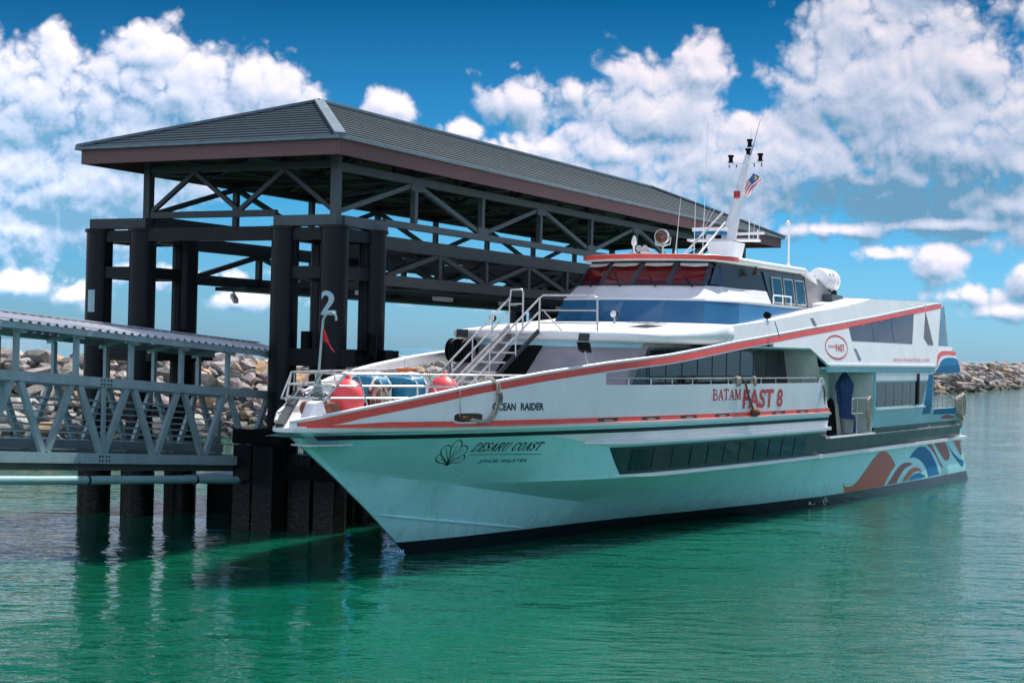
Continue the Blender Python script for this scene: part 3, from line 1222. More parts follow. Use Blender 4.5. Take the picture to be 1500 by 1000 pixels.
# pile numbers, painted round the steel
for txt, px_, py_, ycen, wid in (('1', 0, 5.95 + 1.46, 7.36, .20), ('2', 0, 0.0, -.05, .40)):
    p, f = text_pts(txt, .025, cols=14)
    par = pile_at[(px_, py_)]
    rr_ = .353

    def onpile(a, b, ycen=ycen, wid=wid, px_=px_, py_=py_):
        y = ycen + (.5 - a) * wid - py_
        y = max(-.345, min(.345, y))
        return (px_ - math.sqrt(max(1e-4, rr_ * rr_ - y * y)), py_ + y, 5.27 + .58 * b)
    wrap('number', p, f, onpile, LETTERW, par)

# ------------------------------------------------------------------ fender, pontoon
fd = empty('fender_frame', (-4.38, 40.0, 0), R(90) - PA, 'dark rubber faced timber fender below the ferry bow beside pile two', 'fender')
for y0, y1, x0, zt in ((.95, 1.55, -1.05, 2.06), (1.62, 2.15, -1.02, 2.04), (-.55, .05, -.62, 1.9), (.15, .8, -.62, 1.85)):
    one('box', x0, x0 + .5, y0, y1, -1.5, zt, name='fender_post', m=TIDE, parent=fd, bevel=.03)
one('box', -1.18, -.72, .62, 1.48, 2.07, 2.46, name='fender_head', m=BLACK, parent=fd, bevel=.05)
one('box', -1.12, -.72, 1.52, 2.12, 2.07, 2.43, name='fender_head', m=BLACK, parent=fd, bevel=.05)
one('box', -.7, -.36, -.6, 2.2, 1.25, 1.6, name='fender_beam', m=BLACK, parent=fd, bevel=.03)
pn = empty('pontoon', (-4.38, 40.0, 0), R(90) - PA, 'low black floating pontoon under the end of the gangway', 'pontoon')
one('box', 2.2, 22, 1.95, 5.4, -.5, .78, name='float', m=BLACK, parent=pn, bevel=.04)
one('box', 2.1, 22.1, 1.85, 5.5, .785, .95, name='deck', m=mat('pontoon_deck', (.03, .03, .03), .8), parent=pn)
one('box', -.3, 2.1, 2.2, 4.2, 1.02, 1.14, name='roller_plate', m=ALU, parent=pn)
for y_ in (2.3, 4.1):
    one('beam', (-.1, y_, 1.0), (2.4, y_, .86), .12, .14, name='hinge_arm', m=BLACK, parent=pn)

# ------------------------------------------------------------------ gangway
gw = empty('covered_gangway', (-4.38, 40.0, 0), R(90) - PA, 'pale alloy truss gangway with corrugated roof sloping down to the pontoon', 'gangway')
GS = -.059


def gz(z, x):
    return z + GS * x


GX0, GX1 = -17.0, 1.35
YN, YF = 2.10, 4.35
for y in (YN, YF):
    member('top_chord', (GX0, y, gz(3.25, GX0)), (GX1, y, gz(3.25, GX1)), .15, .20, ALU, gw)
    member('bottom_chord', (GX0, y, gz(1.59, GX0)), (GX1, y, gz(1.59, GX1)), .15, .22, ALU, gw)
    xb = 1.27
    while xb > GX0 + 1:
        xt = xb - .885
        member('diagonal', (xb - .06, y, gz(1.70, xb)), (xt + .12, y, gz(3.15, xt)), .10, .14, ALU, gw)
        member('diagonal', (xb - 1.77 + .06, y, gz(1.70, xb - 1.77)), (xt - .12, y, gz(3.15, xt)), .10, .14, ALU, gw)
        member('roof_post', (xt, y, gz(3.35, xt)), (xt, y, gz(4.16, xt)), .09, .11, ALU, gw)
        xb -= 1.77
    member('end_post', (GX1 - .1, y, gz(1.7, GX1)), (GX1 - .1, y, gz(3.15, GX1)), .12, .12, ALU, gw)
    member('eaves_beam', (GX0, y - (.26 if y == YN else -.26), gz(4.26, GX0)), (GX1, y - (.26 if y == YN else -.26), gz(4.26, GX1)), .06, .13, ALU, gw)
    yi = y + (.12 if y == YN else -.12)
    for k in range(7):
        z = 1.98 + k * .145
        one('tube', [(GX0, yi, gz(z, GX0)), (GX1, yi, gz(z, GX1))], .016, 6, name='rail', m=ALU, parent=gw)
member('splice_post', (-5.81, YN - .02, gz(1.7, -5.9)), (-5.81, YN - .02, gz(3.15, -5.9)), .07, .09, ALU, gw)
for z in (1.59, 3.25):
    bo = MB()
    for dx in (-.16, -.06, .06, .16):
        for dz_ in (-.045, .045):
            bo.lathe([(.018, -.1), (.018, -.075)], (-5.81 + dx, YN, gz(z, -5.81 + dx) + dz_), 8, 'y')
    bo.build('bolt', FRAME, gw)
xt = .385
while xt > GX0:
    ridge = (xt, (YN + YF) / 2, gz(4.46, xt))
    member('roof_bow', (xt, YN - .2, gz(4.17, xt)), ridge, .09, .10, ALU, gw)
    member('roof_bow', (xt, YF + .2, gz(4.17, xt)), ridge, .09, .10, ALU, gw)
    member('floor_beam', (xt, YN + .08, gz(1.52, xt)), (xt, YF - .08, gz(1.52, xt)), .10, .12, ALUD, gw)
    xt -= 1.77
mbx = MB()
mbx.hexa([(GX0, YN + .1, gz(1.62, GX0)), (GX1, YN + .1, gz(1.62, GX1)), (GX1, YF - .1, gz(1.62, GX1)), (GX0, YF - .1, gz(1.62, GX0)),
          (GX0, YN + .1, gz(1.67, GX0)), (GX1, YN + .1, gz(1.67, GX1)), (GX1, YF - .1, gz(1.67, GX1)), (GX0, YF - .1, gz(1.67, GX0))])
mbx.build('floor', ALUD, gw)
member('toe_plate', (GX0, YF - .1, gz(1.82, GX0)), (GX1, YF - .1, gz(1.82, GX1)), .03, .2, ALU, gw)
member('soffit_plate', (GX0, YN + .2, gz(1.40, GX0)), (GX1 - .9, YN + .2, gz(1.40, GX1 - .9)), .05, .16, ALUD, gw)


def corrugated(x0, x1, ya, za, yb, zb):
    rows = [[], []]
    back = [[], []]
    p = .262
    x = x0
    k = 0
    prof_ = [(0, 0), (.13, 0), (.165, .05), (.225, .05)]
    while x < x1:
        for dx, h in prof_:
            xx = x + dx
            rows[0].append((xx, ya, gz(za, xx) + h))
            rows[1].append((xx, yb, gz(zb, xx) + h))
            back[0].append((xx, ya, gz(za, xx) + h - .012))
            back[1].append((xx, yb, gz(zb, xx) + h - .012))
        x += p
    return MB().grid(rows, back)


ymid = (YN + YF) / 2
xs = GX0
while xs < GX1 - .3:
    corrugated(xs, min(xs + 2.6, GX1), YN - .32, 4.335, ymid, 4.56).build('roof_sheet', SHEET, gw)
    corrugated(xs, min(xs + 2.6, GX1), ymid, 4.565, YF + .32, 4.335).build('roof_sheet', SHEET, gw)
    xs += 2.62
member('ridge_cap', (GX0, ymid, gz(4.63, GX0)), (GX1, ymid, gz(4.63, GX1)), .22, .02, SHEET, gw)
pp = empty('service_pipe', (-4.38, 40.0, 0), R(90) - PA, 'long grey green pipe slung beneath the gangway on two wire hangers', 'pipe')
PIX = -1.35
one('tube', [(GX0, YN - .32, gz(1.13, GX0) + .02), (-8.0, YN - .32, gz(1.13, -8)), (-3, YN - .32, gz(1.15, -3)), (PIX, YN - .32, gz(1.13, PIX))], .095, 14, name='pipe', m=PIPE, parent=pp, smooth=40)
for xx in (-6.62, -2.95):
    one('lathe', [(.107, -.03), (.107, .03)], (xx, YN - .32, gz(1.14, xx)), 14, 'x', name='pipe_clamp', m=FRAME, parent=pp)
    one('tube', [(xx, YN - .32, gz(1.24, xx)), (xx, YN - .1, gz(1.5, xx))], .012, 5, name='hanger', m=FRAME, parent=pp)
one('tube', [(PIX, YN - .3, gz(1.14, PIX)), (PIX + .7, YN - .1, .95), (PIX + 1.5, YN, .55), (PIX + 1.9, YN, .3)], .035, 8, name='hose', m=ALUD, parent=pp, smooth=40)

# ------------------------------------------------------------------ the ferry
SO = (-2.1817, 35.672, 0)
FROT = R(60)
ferry = empty('ferry', SO, FROT, 'white and red passenger ferry with teal water light painted into its white hull, moored beside the shelter', 'ferry')


def fw(s, t, z):
    """ferry coordinates (aft, port, up) to the ferry's local axes"""
    return (s, -t, z)


def to_world(s, t, z):
    c, q = math.cos(FROT), math.sin(FROT)
    x, y = s, -t
    return (SO[0] + x * c - y * q, SO[1] + x * q + y * c, z)


TM = [(-4.5, .18), (-4.4, .22), (-4, .55), (-3, 1.05), (-1.5, 1.65), (0, 2.1), (2, 2.5), (5, 2.95), (8, 3.25), (12, 3.5), (17, 3.65), (40, 3.65)]
CH = [(-3.2, .02), (-2.67, .12), (-1.57, .38), (0, .75), (1.8, 1.02), (3.8, 1.32), (6.8, 1.66), (10.2, 1.97), (12.1, 2.16), (14, 2.45), (18, 3.1), (22, 3.4), (28, 3.6), (34, 3.6)]
CZ = [(-3.2, 2.1), (-2.67, 1.96), (-1.57, 1.82), (0, 1.62), (1.8, 1.36), (3.8, 1.08), (6.8, .7), (10.2, .34), (12.1, .16), (14, 0), (18, -.15), (22, -.25), (28, -.3), (34, -.3)]
KZ = [(-4.25, 2.72), (-2.96, 1.97), (-1.49, 1.03), (0, 0), (1.5, -.8), (3, -1), (40, -1)]
SH = [(-4.5, 2.98), (-3.85, 3.15), (-2.75, 3.35), (-1.51, 3.57), (-.43, 3.76), (1.67, 4.03), (4.22, 4.28), (6.67, 4.46), (10.49, 4.86), (15.35, 5.3), (21.84, 5.84), (30.29, 6.61), (31, 6.67)]
TOP = [(10.05, 5.25), (12.31, 5.43), (16.66, 5.87), (19.44, 6.11), (21.77, 6.41), (30.29, 6.61)]


def tm(s):
    return interp(TM, s) if s < -3.2 else sint(TM, s)


def side_t(s, z):
    if z > 2.86:
        return tm(s) - max(0, .18 * (z - 4.3))
    zc, tc = interp(CZ, s), interp(CH, s)
    if z > zc:
        lin = tc + (tm(s) - tc) * (z - zc) / (2.86 - zc)
        zb = max(1.55, zc + .2)
        tb = tm(s) - .21
        wall = lerp(tb, tm(s), (z - zb) / (2.86 - zb)) if z > zb else lerp(tc, tb, (z - zc) / (zb - zc))
        q = min(1, max(0, (s - .3) / 5.7))
        return lerp(lin, wall, q * q * (3 - 2 * q))
    zk = interp(KZ, s)
    return max(.02, tc * (z - zk) / max(.05, zc - zk))


BREAKS = [-4.4 + .2 * i for i in range(13)] + [-1.6 + .4 * i for i in range(10)] + [2.6 + .6 * i for i in range(60)]


def panel(name, s0, s1, zlo, zhi, m, off=0.0, thick=.07, nu=None, nv=3, side=1, parent=None, smooth=35, tfun=side_t):
    f0 = s0 if callable(s0) else (lambda v: s0)
    f1 = s1 if callable(s1) else (lambda v: s1)
    l0 = zlo if callable(zlo) else (lambda s: zlo)
    h0 = zhi if callable(zhi) else (lambda s: zhi)
    L_ = f1(0) - f0(0)
    nu = nu or max(2, int(L_ / .6))
    front, back = [], []
    a0, a1 = f0(0), f1(0)
    us = [0.0] + [(q - a0) / (a1 - a0) for q in BREAKS if a0 + .04 < q < a1 - .04] + [1.0]
    for j in range(nv + 1):
        v = j / nv
        fr, bk = [], []
        for u in us:
            s = lerp(f0(v), f1(v), u)
            z = lerp(l0(s), h0(s), v)
            t = tfun(s, z) + off
            fr.append(fw(s, side * t, z))
            bk.append(fw(s, side * (t - thick), z))
        front.append(fr)
        back.append(bk)
    return MB().grid(front, back).build(name, m, parent or ferry, smooth=smooth)


def decal(name, poly, m, off=.005, side=1, parent=None, tfun=side_t, cell=.35):
    bm = bmesh.new()
    vs = [bm.verts.new((a, b, 0)) for a, b in poly]
    bm.faces.new(vs)
    bmesh.ops.triangulate(bm, faces=bm.faces[:])
    for _ in range(5):
        es = [e for e in bm.edges if e.calc_length() > cell]
        if not es:
            break
        bmesh.ops.subdivide_edges(bm, edges=es, cuts=1)
        bmesh.ops.triangulate(bm, faces=bm.faces[:])
    for v in bm.verts:
        s, z = v.co.x, v.co.y
        v.co = Vector(fw(s, side * (tfun(s, z) + off), z))
    bmesh.ops.recalc_face_normals(bm, faces=bm.faces)
    me = bpy.data.meshes.new(name)
    bm.to_mesh(me)
    bm.free()
    me.materials.append(m)
    return link(name, me, m, parent or ferry)


def smooth_poly(pts, n=3):
    out = []
    k = len(pts)
    for i in range(k):
        p0, p1, p2, p3 = (Vector(pts[(i + j - 1) % k]) for j in range(4))
        for q in range(n):
            t = q / n
            out.append(tuple(.5 * ((2 * p1) + (-p0 + p2) * t + (2 * p0 - 5 * p1 + 4 * p2 - p3) * t * t + (-p0 + 3 * p1 - 3 * p2 + p3) * t ** 3)))
    return out


def ribbon(pts, wd, n=4):
    """a painted line of width WD through PTS in the (s, z) plane"""
    P_ = []
    k = len(pts)
    for i in range(k - 1):
        p0, p1, p2, p3 = Vector(pts[max(i - 1, 0)]), Vector(pts[i]), Vector(pts[i + 1]), Vector(pts[min(i + 2, k - 1)])
        for q in range(n):
            t = q / n
            P_.append(.5 * ((2 * p1) + (-p0 + p2) * t + (2 * p0 - 5 * p1 + 4 * p2 - p3) * t * t + (-p0 + 3 * p1 - 3 * p2 + p3) * t ** 3))
    P_.append(Vector(pts[-1]))
    v, f = [], []
    for i, p in enumerate(P_):
        d = P_[min(i + 1, len(P_) - 1)] - P_[max(i - 1, 0)]
        if d.length < 1e-6:
            d = Vector((1, 0))
        d.normalize()
        nn = Vector((-d.y, d.x)) * wd / 2
        v += [tuple(p + nn), tuple(p - nn)]
        if i:
            b = 2 * i
            f.append((b - 2, b, b + 1, b - 1))
    return v, f


def paint(name, vf, m, off=.006, side=1, parent=None, tfun=side_t):
    return wrap(name, vf[0], vf[1], lambda a, b: fw(a, side * (tfun(a, b) + off), b), m, parent or ferry)


def side_text(name, txt, s0, z0, s1, z1, h, m, shear=0.0, bold=0.0, off=.007, tfun=side_t, lean=0.0):
    p, f = text_pts(txt, bold)
    q = []
    for a, b in p:
        s = lerp(s0, s1, a) + shear * b * h
        q.append((s + lean * b, lerp(z0, z1, a) + b * h))
    return paint(name, (q, f), m, off, tfun=tfun)


# serif capitals drawn from thick and thin strokes
GLYPH = {
    'B': (.72, [('k', [(.16, 0), (.16, 1)]), ('n', [(0, .985), (.4, .985), (.6, .88), (.6, .65), (.4, .53), (.16, .53)]), ('n', [(.4, .53), (.68, .42), (.68, .14), (.42, .015), (0, .015)])]),
    'A': (.80, [('n', [(.1, 0), (.4, 1)]), ('k', [(.4, 1), (.70, 0)]), ('n', [(.22, .34), (.6, .34)]), ('n', [(0, .015), (.2, .015)]), ('n', [(.58, .015), (.8, .015)])]),
    'T': (.70, [('k', [(.35, 0), (.35, 1)]), ('n', [(0, .8), (0, .985), (.7, .985), (.7, .8)]), ('n', [(.22, .015), (.48, .015)])]),
    'M': (.98, [('n', [(.12, 0), (.12, 1)]), ('k', [(.14, 1), (.48, .06)]), ('n', [(.48, .06), (.82, 1)]), ('k', [(.84, 1), (.84, 0)]), ('n', [(0, .985), (.2, .985)]), ('n', [(.78, .985), (.98, .985)]), ('n', [(0, .015), (.24, .015)]), ('n', [(.7, .015), (.98, .015)])]),
    'D': (.80, [('k', [(.16, 0), (.16, 1)]), ('n', [(0, .985), (.42, .985), (.68, .8), (.74, .5), (.68, .2), (.42, .015), (0, .015)])]),
    'E': (.68, [('k', [(.16, 0), (.16, 1)]), ('n', [(0, .985), (.62, .985), (.62, .8)]), ('n', [(.16, .52), (.46, .52)]), ('n', [(.46, .64), (.46, .4)]), ('n', [(0, .015), (.66, .015), (.66, .24)])]),
    'S': (.60, [('n', [(.52, .74), (.48, .93), (.28, 1.0), (.08, .88)]), ('k', [(.08, .84), (.14, .64), (.42, .44), (.5, .22)]), ('n', [(.5, .2), (.36, .02), (.14, .03), (.03, .28)])]),
    'R': (.80, [('k', [(.16, 0), (.16, 1)]), ('n', [(0, .985), (.42, .985), (.62, .86), (.62, .64), (.42, .52), (.16, .52)]), ('k', [(.42, .52), (.70, .03)]), ('n', [(0, .015), (.32, .015)]), ('n', [(.62, .015), (.8, .015)])]),
    'U': (.80, [('k', [(.16, .985), (.16, .3)]), ('n', [(.16, .3), (.24, .06), (.42, 0), (.60, .08), (.66, .3), (.66, 1)]), ('n', [(0, .985), (.32, .985)]), ('n', [(.54, .985), (.8, .985)])]),
    'C': (.74, [('n', [(.66, .72), (.60, .93), (.4, 1.0), (.2, .88)]), ('k', [(.2, .88), (.10, .5), (.2, .12)]), ('n', [(.2, .12), (.42, 0), (.62, .1), (.68, .28)])]),
    'O': (.82, [('k', [(.2, .88), (.10, .5), (.2, .12)]), ('n', [(.2, .12), (.41, 0), (.62, .12)]), ('k', [(.62, .12), (.72, .5), (.62, .88)]), ('n', [(.62, .88), (.41, 1), (.2, .88)])]),
    ' ': (.40, []),
}


def serif_text(name, txt, s0, z0, s1, z1, h, m, shear=0.0, thick=.15, thin=.055):
    total = sum(GLYPH[c][0] + .12 for c in txt) - .12
    k = (s1 - s0) / total
    v, f = [], []
    x = 0
    for c in txt:
        wd, strokes = GLYPH[c]
        for kind, pts in strokes:
            q = []
            for a, b in pts:
                u = (x + a) / total
                q.append((s0 + (x + a) * k + shear * b * h, lerp(z0, z1, u) + b * h))
            vv, ff = ribbon(q, (thick if kind == 'k' else thin) * (h * .5 + k * .5), 3)
            b0 = len(v)
            v += vv
            f += [tuple(i + b0 for i in g_) for g_ in ff]
        x += wd + .12
    return paint(name, (v, f), m, .007)


# --- hull shell
def ring(s, top):
    zk, zc, tc = interp(KZ, s), interp(CZ, s), interp(CH, s)
    if s < -2.67:
        zc, tc = zk + .12, .05
    T = [(.02, zk), (tc * .5, lerp(zk, zc, .5)), (tc, zc)]
    zb = max(1.55, zc + .2)
    for q in (.34, .67, 1, 1.5, 2):
        z = lerp(zc, min(zb, top - .1), q) if q <= 1 else lerp(min(zb, top - .1), top, q - 1)
        T.append((max(.05, side_t(s, z)) if z > zc + .01 else tc, z))
    if s < -2.67:
        for i in range(3, len(T)):
            q = (T[i][1] - zc) / max(.05, top - zc)
            T[i] = (lerp(.05, tm(s) if top > 2.8 else tm(s) * .9, q), T[i][1])
    return T


def hull_loft(ss, top, aft=False):
    b = MB()
    for side in (1, -1):
        rows = []
        for s in ss:
            rows.append([fw(s - (.5 * z if aft and s == ss[-1] else 0), side * t, z) for t, z in ring(s, top)])
        b.grid(rows)
    if aft:
        rg = ring(ss[-1], top)
        P_ = [fw(ss[-1] - .5 * z, t, z) for t, z in rg] + [fw(ss[-1] - .5 * z, -t, z) for t, z in rg][::-1]
        b.add(P_, [tuple(range(len(P_)))])
    else:
        rg = ring(ss[-1], top)
        P_ = [fw(ss[-1], t, z) for t, z in rg] + [fw(ss[-1], -t, z) for t, z in rg][::-1]
        b.add(P_, [tuple(range(len(P_)))])
        rg = ring(ss[0], top)
        P_ = [fw(ss[0], t, z) for t, z in rg] + [fw(ss[0], -t, z) for t, z in rg][::-1]
        b.add(P_, [tuple(range(len(P_)))])
    return b


ss = [-4.22] + [q for q in BREAKS if -4.1 < q < 16.8] + [16.95]
hb = hull_loft(ss, 2.80)
h2 = hull_loft([16.951] + [q for q in BREAKS if 17.2 < q < 32.8] + [33.3], 2.10, True)
hb.add(h2.v, h2.f)
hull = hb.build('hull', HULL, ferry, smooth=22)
# spray rail low on the bow
for side in (1, -1):
    pts = []
    for i in range(13):
        u = i / 12
        s = lerp(-1.35, 3.6, u)
        z = lerp(.98, .36, u)
        pts.append(fw(s, side * (side_t(s, z) + .01), z))
    one('tube', pts, [.012] + [.032] * 11 + [.012], 6, name='spray_rail', m=HULL, parent=ferry, smooth=60)
# decks
dk = MB()
rows = [[fw(s, tm(s) - .06, 2.84), fw(s, -(tm(s) - .06), 2.84)] for s in [-4.0, -3.5, -3, -2, -1, 0, 1, 2, 3, 4, 6, 8, 10, 12, 14, 16.95]]
back = [[(p[0], p[1], p[2] - .05) for p in r] for r in rows]
dk.grid(rows, back).build('foredeck', DECK, ferry)
dk = MB()
rows = [[fw(s, 3.6, 2.12), fw(s, -3.6, 2.12)] for s in (16.95, 22, 27, 32.1)]
back = [[(p[0], p[1], p[2] - .05) for p in r] for r in rows]
dk.grid(rows, back).build('main_deck', DECK, ferry)

# --- bulwarks, stripes, mouldings on both sides
for side in (1, -1):
    sh = lambda s: sint(SH, s)
    panel('bulwark', -4.42, 3.9, 2.80, lambda s: sh(s) - .01, W, side=side, nv=4, nu=22, thick=.09)
    panel('bulwark', lambda v: 3.9, lambda v: lerp(16.95, 16.35, v), 2.80, 3.75, W, side=side, nv=3, thick=.09)
    panel('upper_wing', lambda v: 3.75, lambda v: 12.8, lambda s: min(sh(s) - .03, max(sh(s) - .22, 3.75)), lambda s: max(sh(s), interp(TOP, s) if s > 10 else 0), W, side=side, nv=3, thick=.10)
    panel('upper_wing', lambda v: lerp(12.8, 12.8, v), 15.5, 4.75, lambda s: interp(TOP, s), W, side=side, nv=4, thick=.10)
    panel('upper_wing', lambda v: 15.5, 16.85, lambda s: lerp(4.75, 4.25, (s - 15.5) / 1.35), lambda s: interp(TOP, s), W, side=side, nv=4, thick=.10)
    panel('upper_wing', 16.85, lambda v: lerp(28.3, 30.25, v), 4.25, lambda s: interp(TOP, s), W, side=side, nv=5, thick=.10)
    panel('red_stripe', -4.36, 30.2, lambda s: sh(s) - .19 if s > -3.2 else lerp(2.93, sh(s) - .19, max(0, (s + 4.4) / 1.2)), lambda s: sh(s) - .035, RED, side=side, off=.006, thick=.008, nv=1, nu=70)
    panel('red_stripe', -4.2, 16.93, 2.895, lambda s: lerp(2.93, 3.005, min(1, max(0, (s + 4.2) / 1.6))), RED, side=side, off=.005, thick=.007, nv=1, nu=40)
    # cap rail and mouldings
    one('tube', [fw(s, side * (side_t(s, sh(s)) - .02), sh(s)) for s in [-4.45 + .6 * i for i in range(58)] if s < 30.2], .036, 8, name='cap_rail', m=WB, parent=ferry, smooth=60)
    panel('rubbing_strake', -4.45, 16.95, lambda s: 2.815, lambda s: 2.885, WB, side=side, off=.055, thick=.09, nv=1, nu=44)
    panel('dark_line', lambda v: lerp(-3.9, -4.05, v), 16.95, 2.645, 2.735, NAVY, side=side, off=.006, thick=.008, nv=1, nu=44)
    # pale strake between moulding and ledge: hull white, without the painted water tint
    panel('pale_strake', lambda v: lerp(3.4, 1.9, v), 16.95, lambda s: 2.46, lambda s: 2.64, W, side=side, off=.004, thick=.006, nv=2, nu=30)
    # ledges over and under the window band
    panel('ledge', 3.4, 16.95, 2.365, lambda s: 2.455, WB, side=side, off=lambda: 0, thick=.14, nv=1, nu=30, tfun=lambda s, z: side_t(s, z) + .13 * min(1, (s - 3.4) / 1.6)) if False else \
        panel('ledge', 3.4, 16.95, lambda s: 2.40 - .035 * min(1, (s - 3.4) / 1.2), 2.455, WB, side=side, thick=.16, nv=1, nu=30,
              tfun=lambda s, z: side_t(s, 2.42) + .02 + .12 * min(1, (s - 3.4) / 1.8))
    panel('ledge', 4.75, 16.95, lambda s: 1.60 - .06 * min(1, (s - 4.75) / 1.2), 1.625, WB, side=side, thick=.16, nv=1, nu=30,
          tfun=lambda s, z: side_t(s, 1.58) + .02 + .09 * min(1, (s - 4.75) / 1.8))
    panel('ledge', 16.4, 33.0, 1.53, 1.645, WB, side=side, thick=.20, nv=1, nu=30, tfun=lambda s, z: side_t(min(s, 32), 1.58) + .15)
    # window band along the lower saloon
    wbnd = panel('window_band', lambda v: lerp(4.95, 4.35, v), 16.95, 1.635, lambda s: 2.29, HULLDARK, side=side, off=.018, thick=.022, nv=3, nu=36)
    for i in range(11):
        a = 5.22 + i * .93
        panel('window_pane', a, a + .83, 1.71, 2.215, GLASS, side=side, off=.036, thick=.02, nv=2, nu=2, parent=wbnd)
    panel('dark_band', 16.95, lambda v: lerp(32.35, 32.05, v), 1.645, lambda s: 2.11 if s < 21.35 else 2.28, HULLDARK, side=side, off=.008, thick=.05, nv=2, nu=70)
    # aft house side
    aw = panel('aft_wall', 21.3, lambda v: lerp(27.9, 28.0, v), lambda s: 2.281, 4.06, TEALW, side=side, nv=4, thick=.09)
    panel('white_wall_band', 21.36, 27.9, 3.79, 4.04, W, side=side, off=.005, thick=.006, nv=1, parent=aw)
    panel('sill', 21.4, 26.9, 2.845, 2.90, WB, side=side, off=.05, thick=.06, nv=1, parent=aw)
    for i in range(5):
        a = 21.42 + i * .93
        panel('window_pane', a, a + .85, 2.95, 3.74, GLASS, side=side, off=.012, thick=.014, nv=1, nu=2, parent=aw)
    panel('window_pane', lambda v: lerp(26.1, 26.1, v), lambda v: lerp(26.55, 27.2, v), 2.95, 3.74, GLASS, side=side, off=.010, thick=.012, nv=3, nu=2, parent=aw)
    panel('blue_panel', lambda v: lerp(26.75, 27.35, v), lambda v: lerp(27.75, 27.95, v), 2.60, 3.99, BLUEW, side=side, off=.009, thick=.011, nv=4, nu=2, parent=aw)
    one('tube', [fw(25.95, side * 3.69, 2.95), fw(25.95, side * 3.69, 4.02)], .05, 8, name='pipe_post', m=FRAME, parent=aw)
    # aft quarter bulwark
    panel('quarter_bulwark', 27.9, lambda v: lerp(32.1, 31.9, v), 2.281, lambda s: 2.76, TEALW, side=side, nv=2, thick=.09)
    panel('quarter_stripe', 28.2, 31.85, lambda s: 2.56 - .05 * (s - 28.2) / 3.6, 2.755, BLUEW, side=side, off=.005, thick=.006, nv=1)
    # upper deck canopy edge
    panel('canopy_edge', 16.85, 28.2, 4.065, 4.25, TEALW, side=side, off=-.02, thick=.08, nv=1)
    panel('canopy_lip', 16.86, 28.2, 4.235, 4.30, WB, side=side, off=.03, thick=.06, nv=1)
    # soffit over the side deck
    sf = MB()
    rws = [[fw(s, side * (side_t(s, 4.7) - .05), min(4.755, sint(SH, s) - .06)), fw(s, side * 2.5, min(4.755, sint(SH, s) - .06))] for s in (9.2, 10, 11, 12, 14, 15.5)]
    sf.grid(rws, [[(a, b, c - .05) for a, b, c in r] for r in rws]).build('side_deck_soffit', TEALW, ferry)
    # stern overhang of the upper deck
    fr = panel('stern_overhang', lambda v: lerp(28.0, 28.75, v), lambda v: lerp(31.6, 31.2, v), 4.02, 4.84, W, side=side, off=-.03, thick=.10, nv=5, nu=8)
    decal('red_arc', smooth_poly([(28.25, 4.3), (28.5, 4.52), (28.9, 4.72), (29.5, 4.83), (30.4, 4.835), (31.18, 4.83), (31.25, 4.69), (30.3, 4.70), (29.6, 4.68), (29.1, 4.60), (28.7, 4.42), (28.45, 4.26)], 2), RED, -.023, side, fr)
    decal('blue_lobe', smooth_poly([(28.2, 4.04), (28.6, 4.2), (29.0, 4.42), (29.5, 4.55), (30.3, 4.60), (31.27, 4.56), (31.5, 4.3), (31.55, 4.05), (30, 4.03), (29, 4.03)], 2), BLUEW, -.022, side, fr)
    # windows of the upper cabin
    uw = panel('upper_window', lambda v: lerp(19.25, 19.15, v), lambda v: lerp(25.7, 26.45, v), 5.03, lambda s: lerp(5.44, 6.09, (s - 19.15) / 7.3), GLASSB, side=side, off=.006, thick=.008, nv=3, nu=12)
    for a in (21.45, 23.6):
        panel('mullion', a, a + .035, 5.04, lambda s: lerp(5.43, 6.08, (s - 19.15) / 7.3), FRAME, side=side, off=.010, thick=.01, nv=1, nu=1, parent=uw)
    decal('aft_window', [(27.25, 5.28), (27.65, 5.02), (28.32, 5.03), (27.98, 6.22)], GLASS, .008, side)
    # vents
    for (s0, z0, n_, ds) in ((15.85, 5.62, 6, .045), (19.3, 4.78, 7, .05)):
        for i in range(n_):
            panel('vent_slot', s0 + ds * i, s0 + ds * i + .28, z0 - .052 * i - .02, z0 - .052 * i + .006, FRAME, side=side, off=.006, thick=.008, nv=1, nu=1)
    # side deck rail on the bulwark
    one('tube', [fw(s, side * (tm(s) - .05), 3.90) for s in [3.9 + .6 * i for i in range(21)]], .018, 6, name='side_rail', m=STEEL, parent=ferry)
    for i in range(13):
        s = 3.9 + i * 1.0
        one('tube', [fw(s, side * (tm(s) - .05), 3.72), fw(s, side * (tm(s) - .05), 3.90)], .014, 6, name='rail_stanchion', m=STEEL, parent=ferry)
    for a, b in ((3.6, 4.4), (5.42, 6.25), (7.25, 8.05), (9.06, 9.9), (12.58, 13.5), (14.36, 15.2)):
        o = panel('scupper', a, b, 2.915, 2.985, FRAME, side=side, off=.009, thick=.01, nv=1, nu=2)
        panel('scupper_flap', a + .25, a + .6, 2.925, 2.955, ROPE, side=side, off=.014, thick=.01, nv=1, nu=1, parent=o)

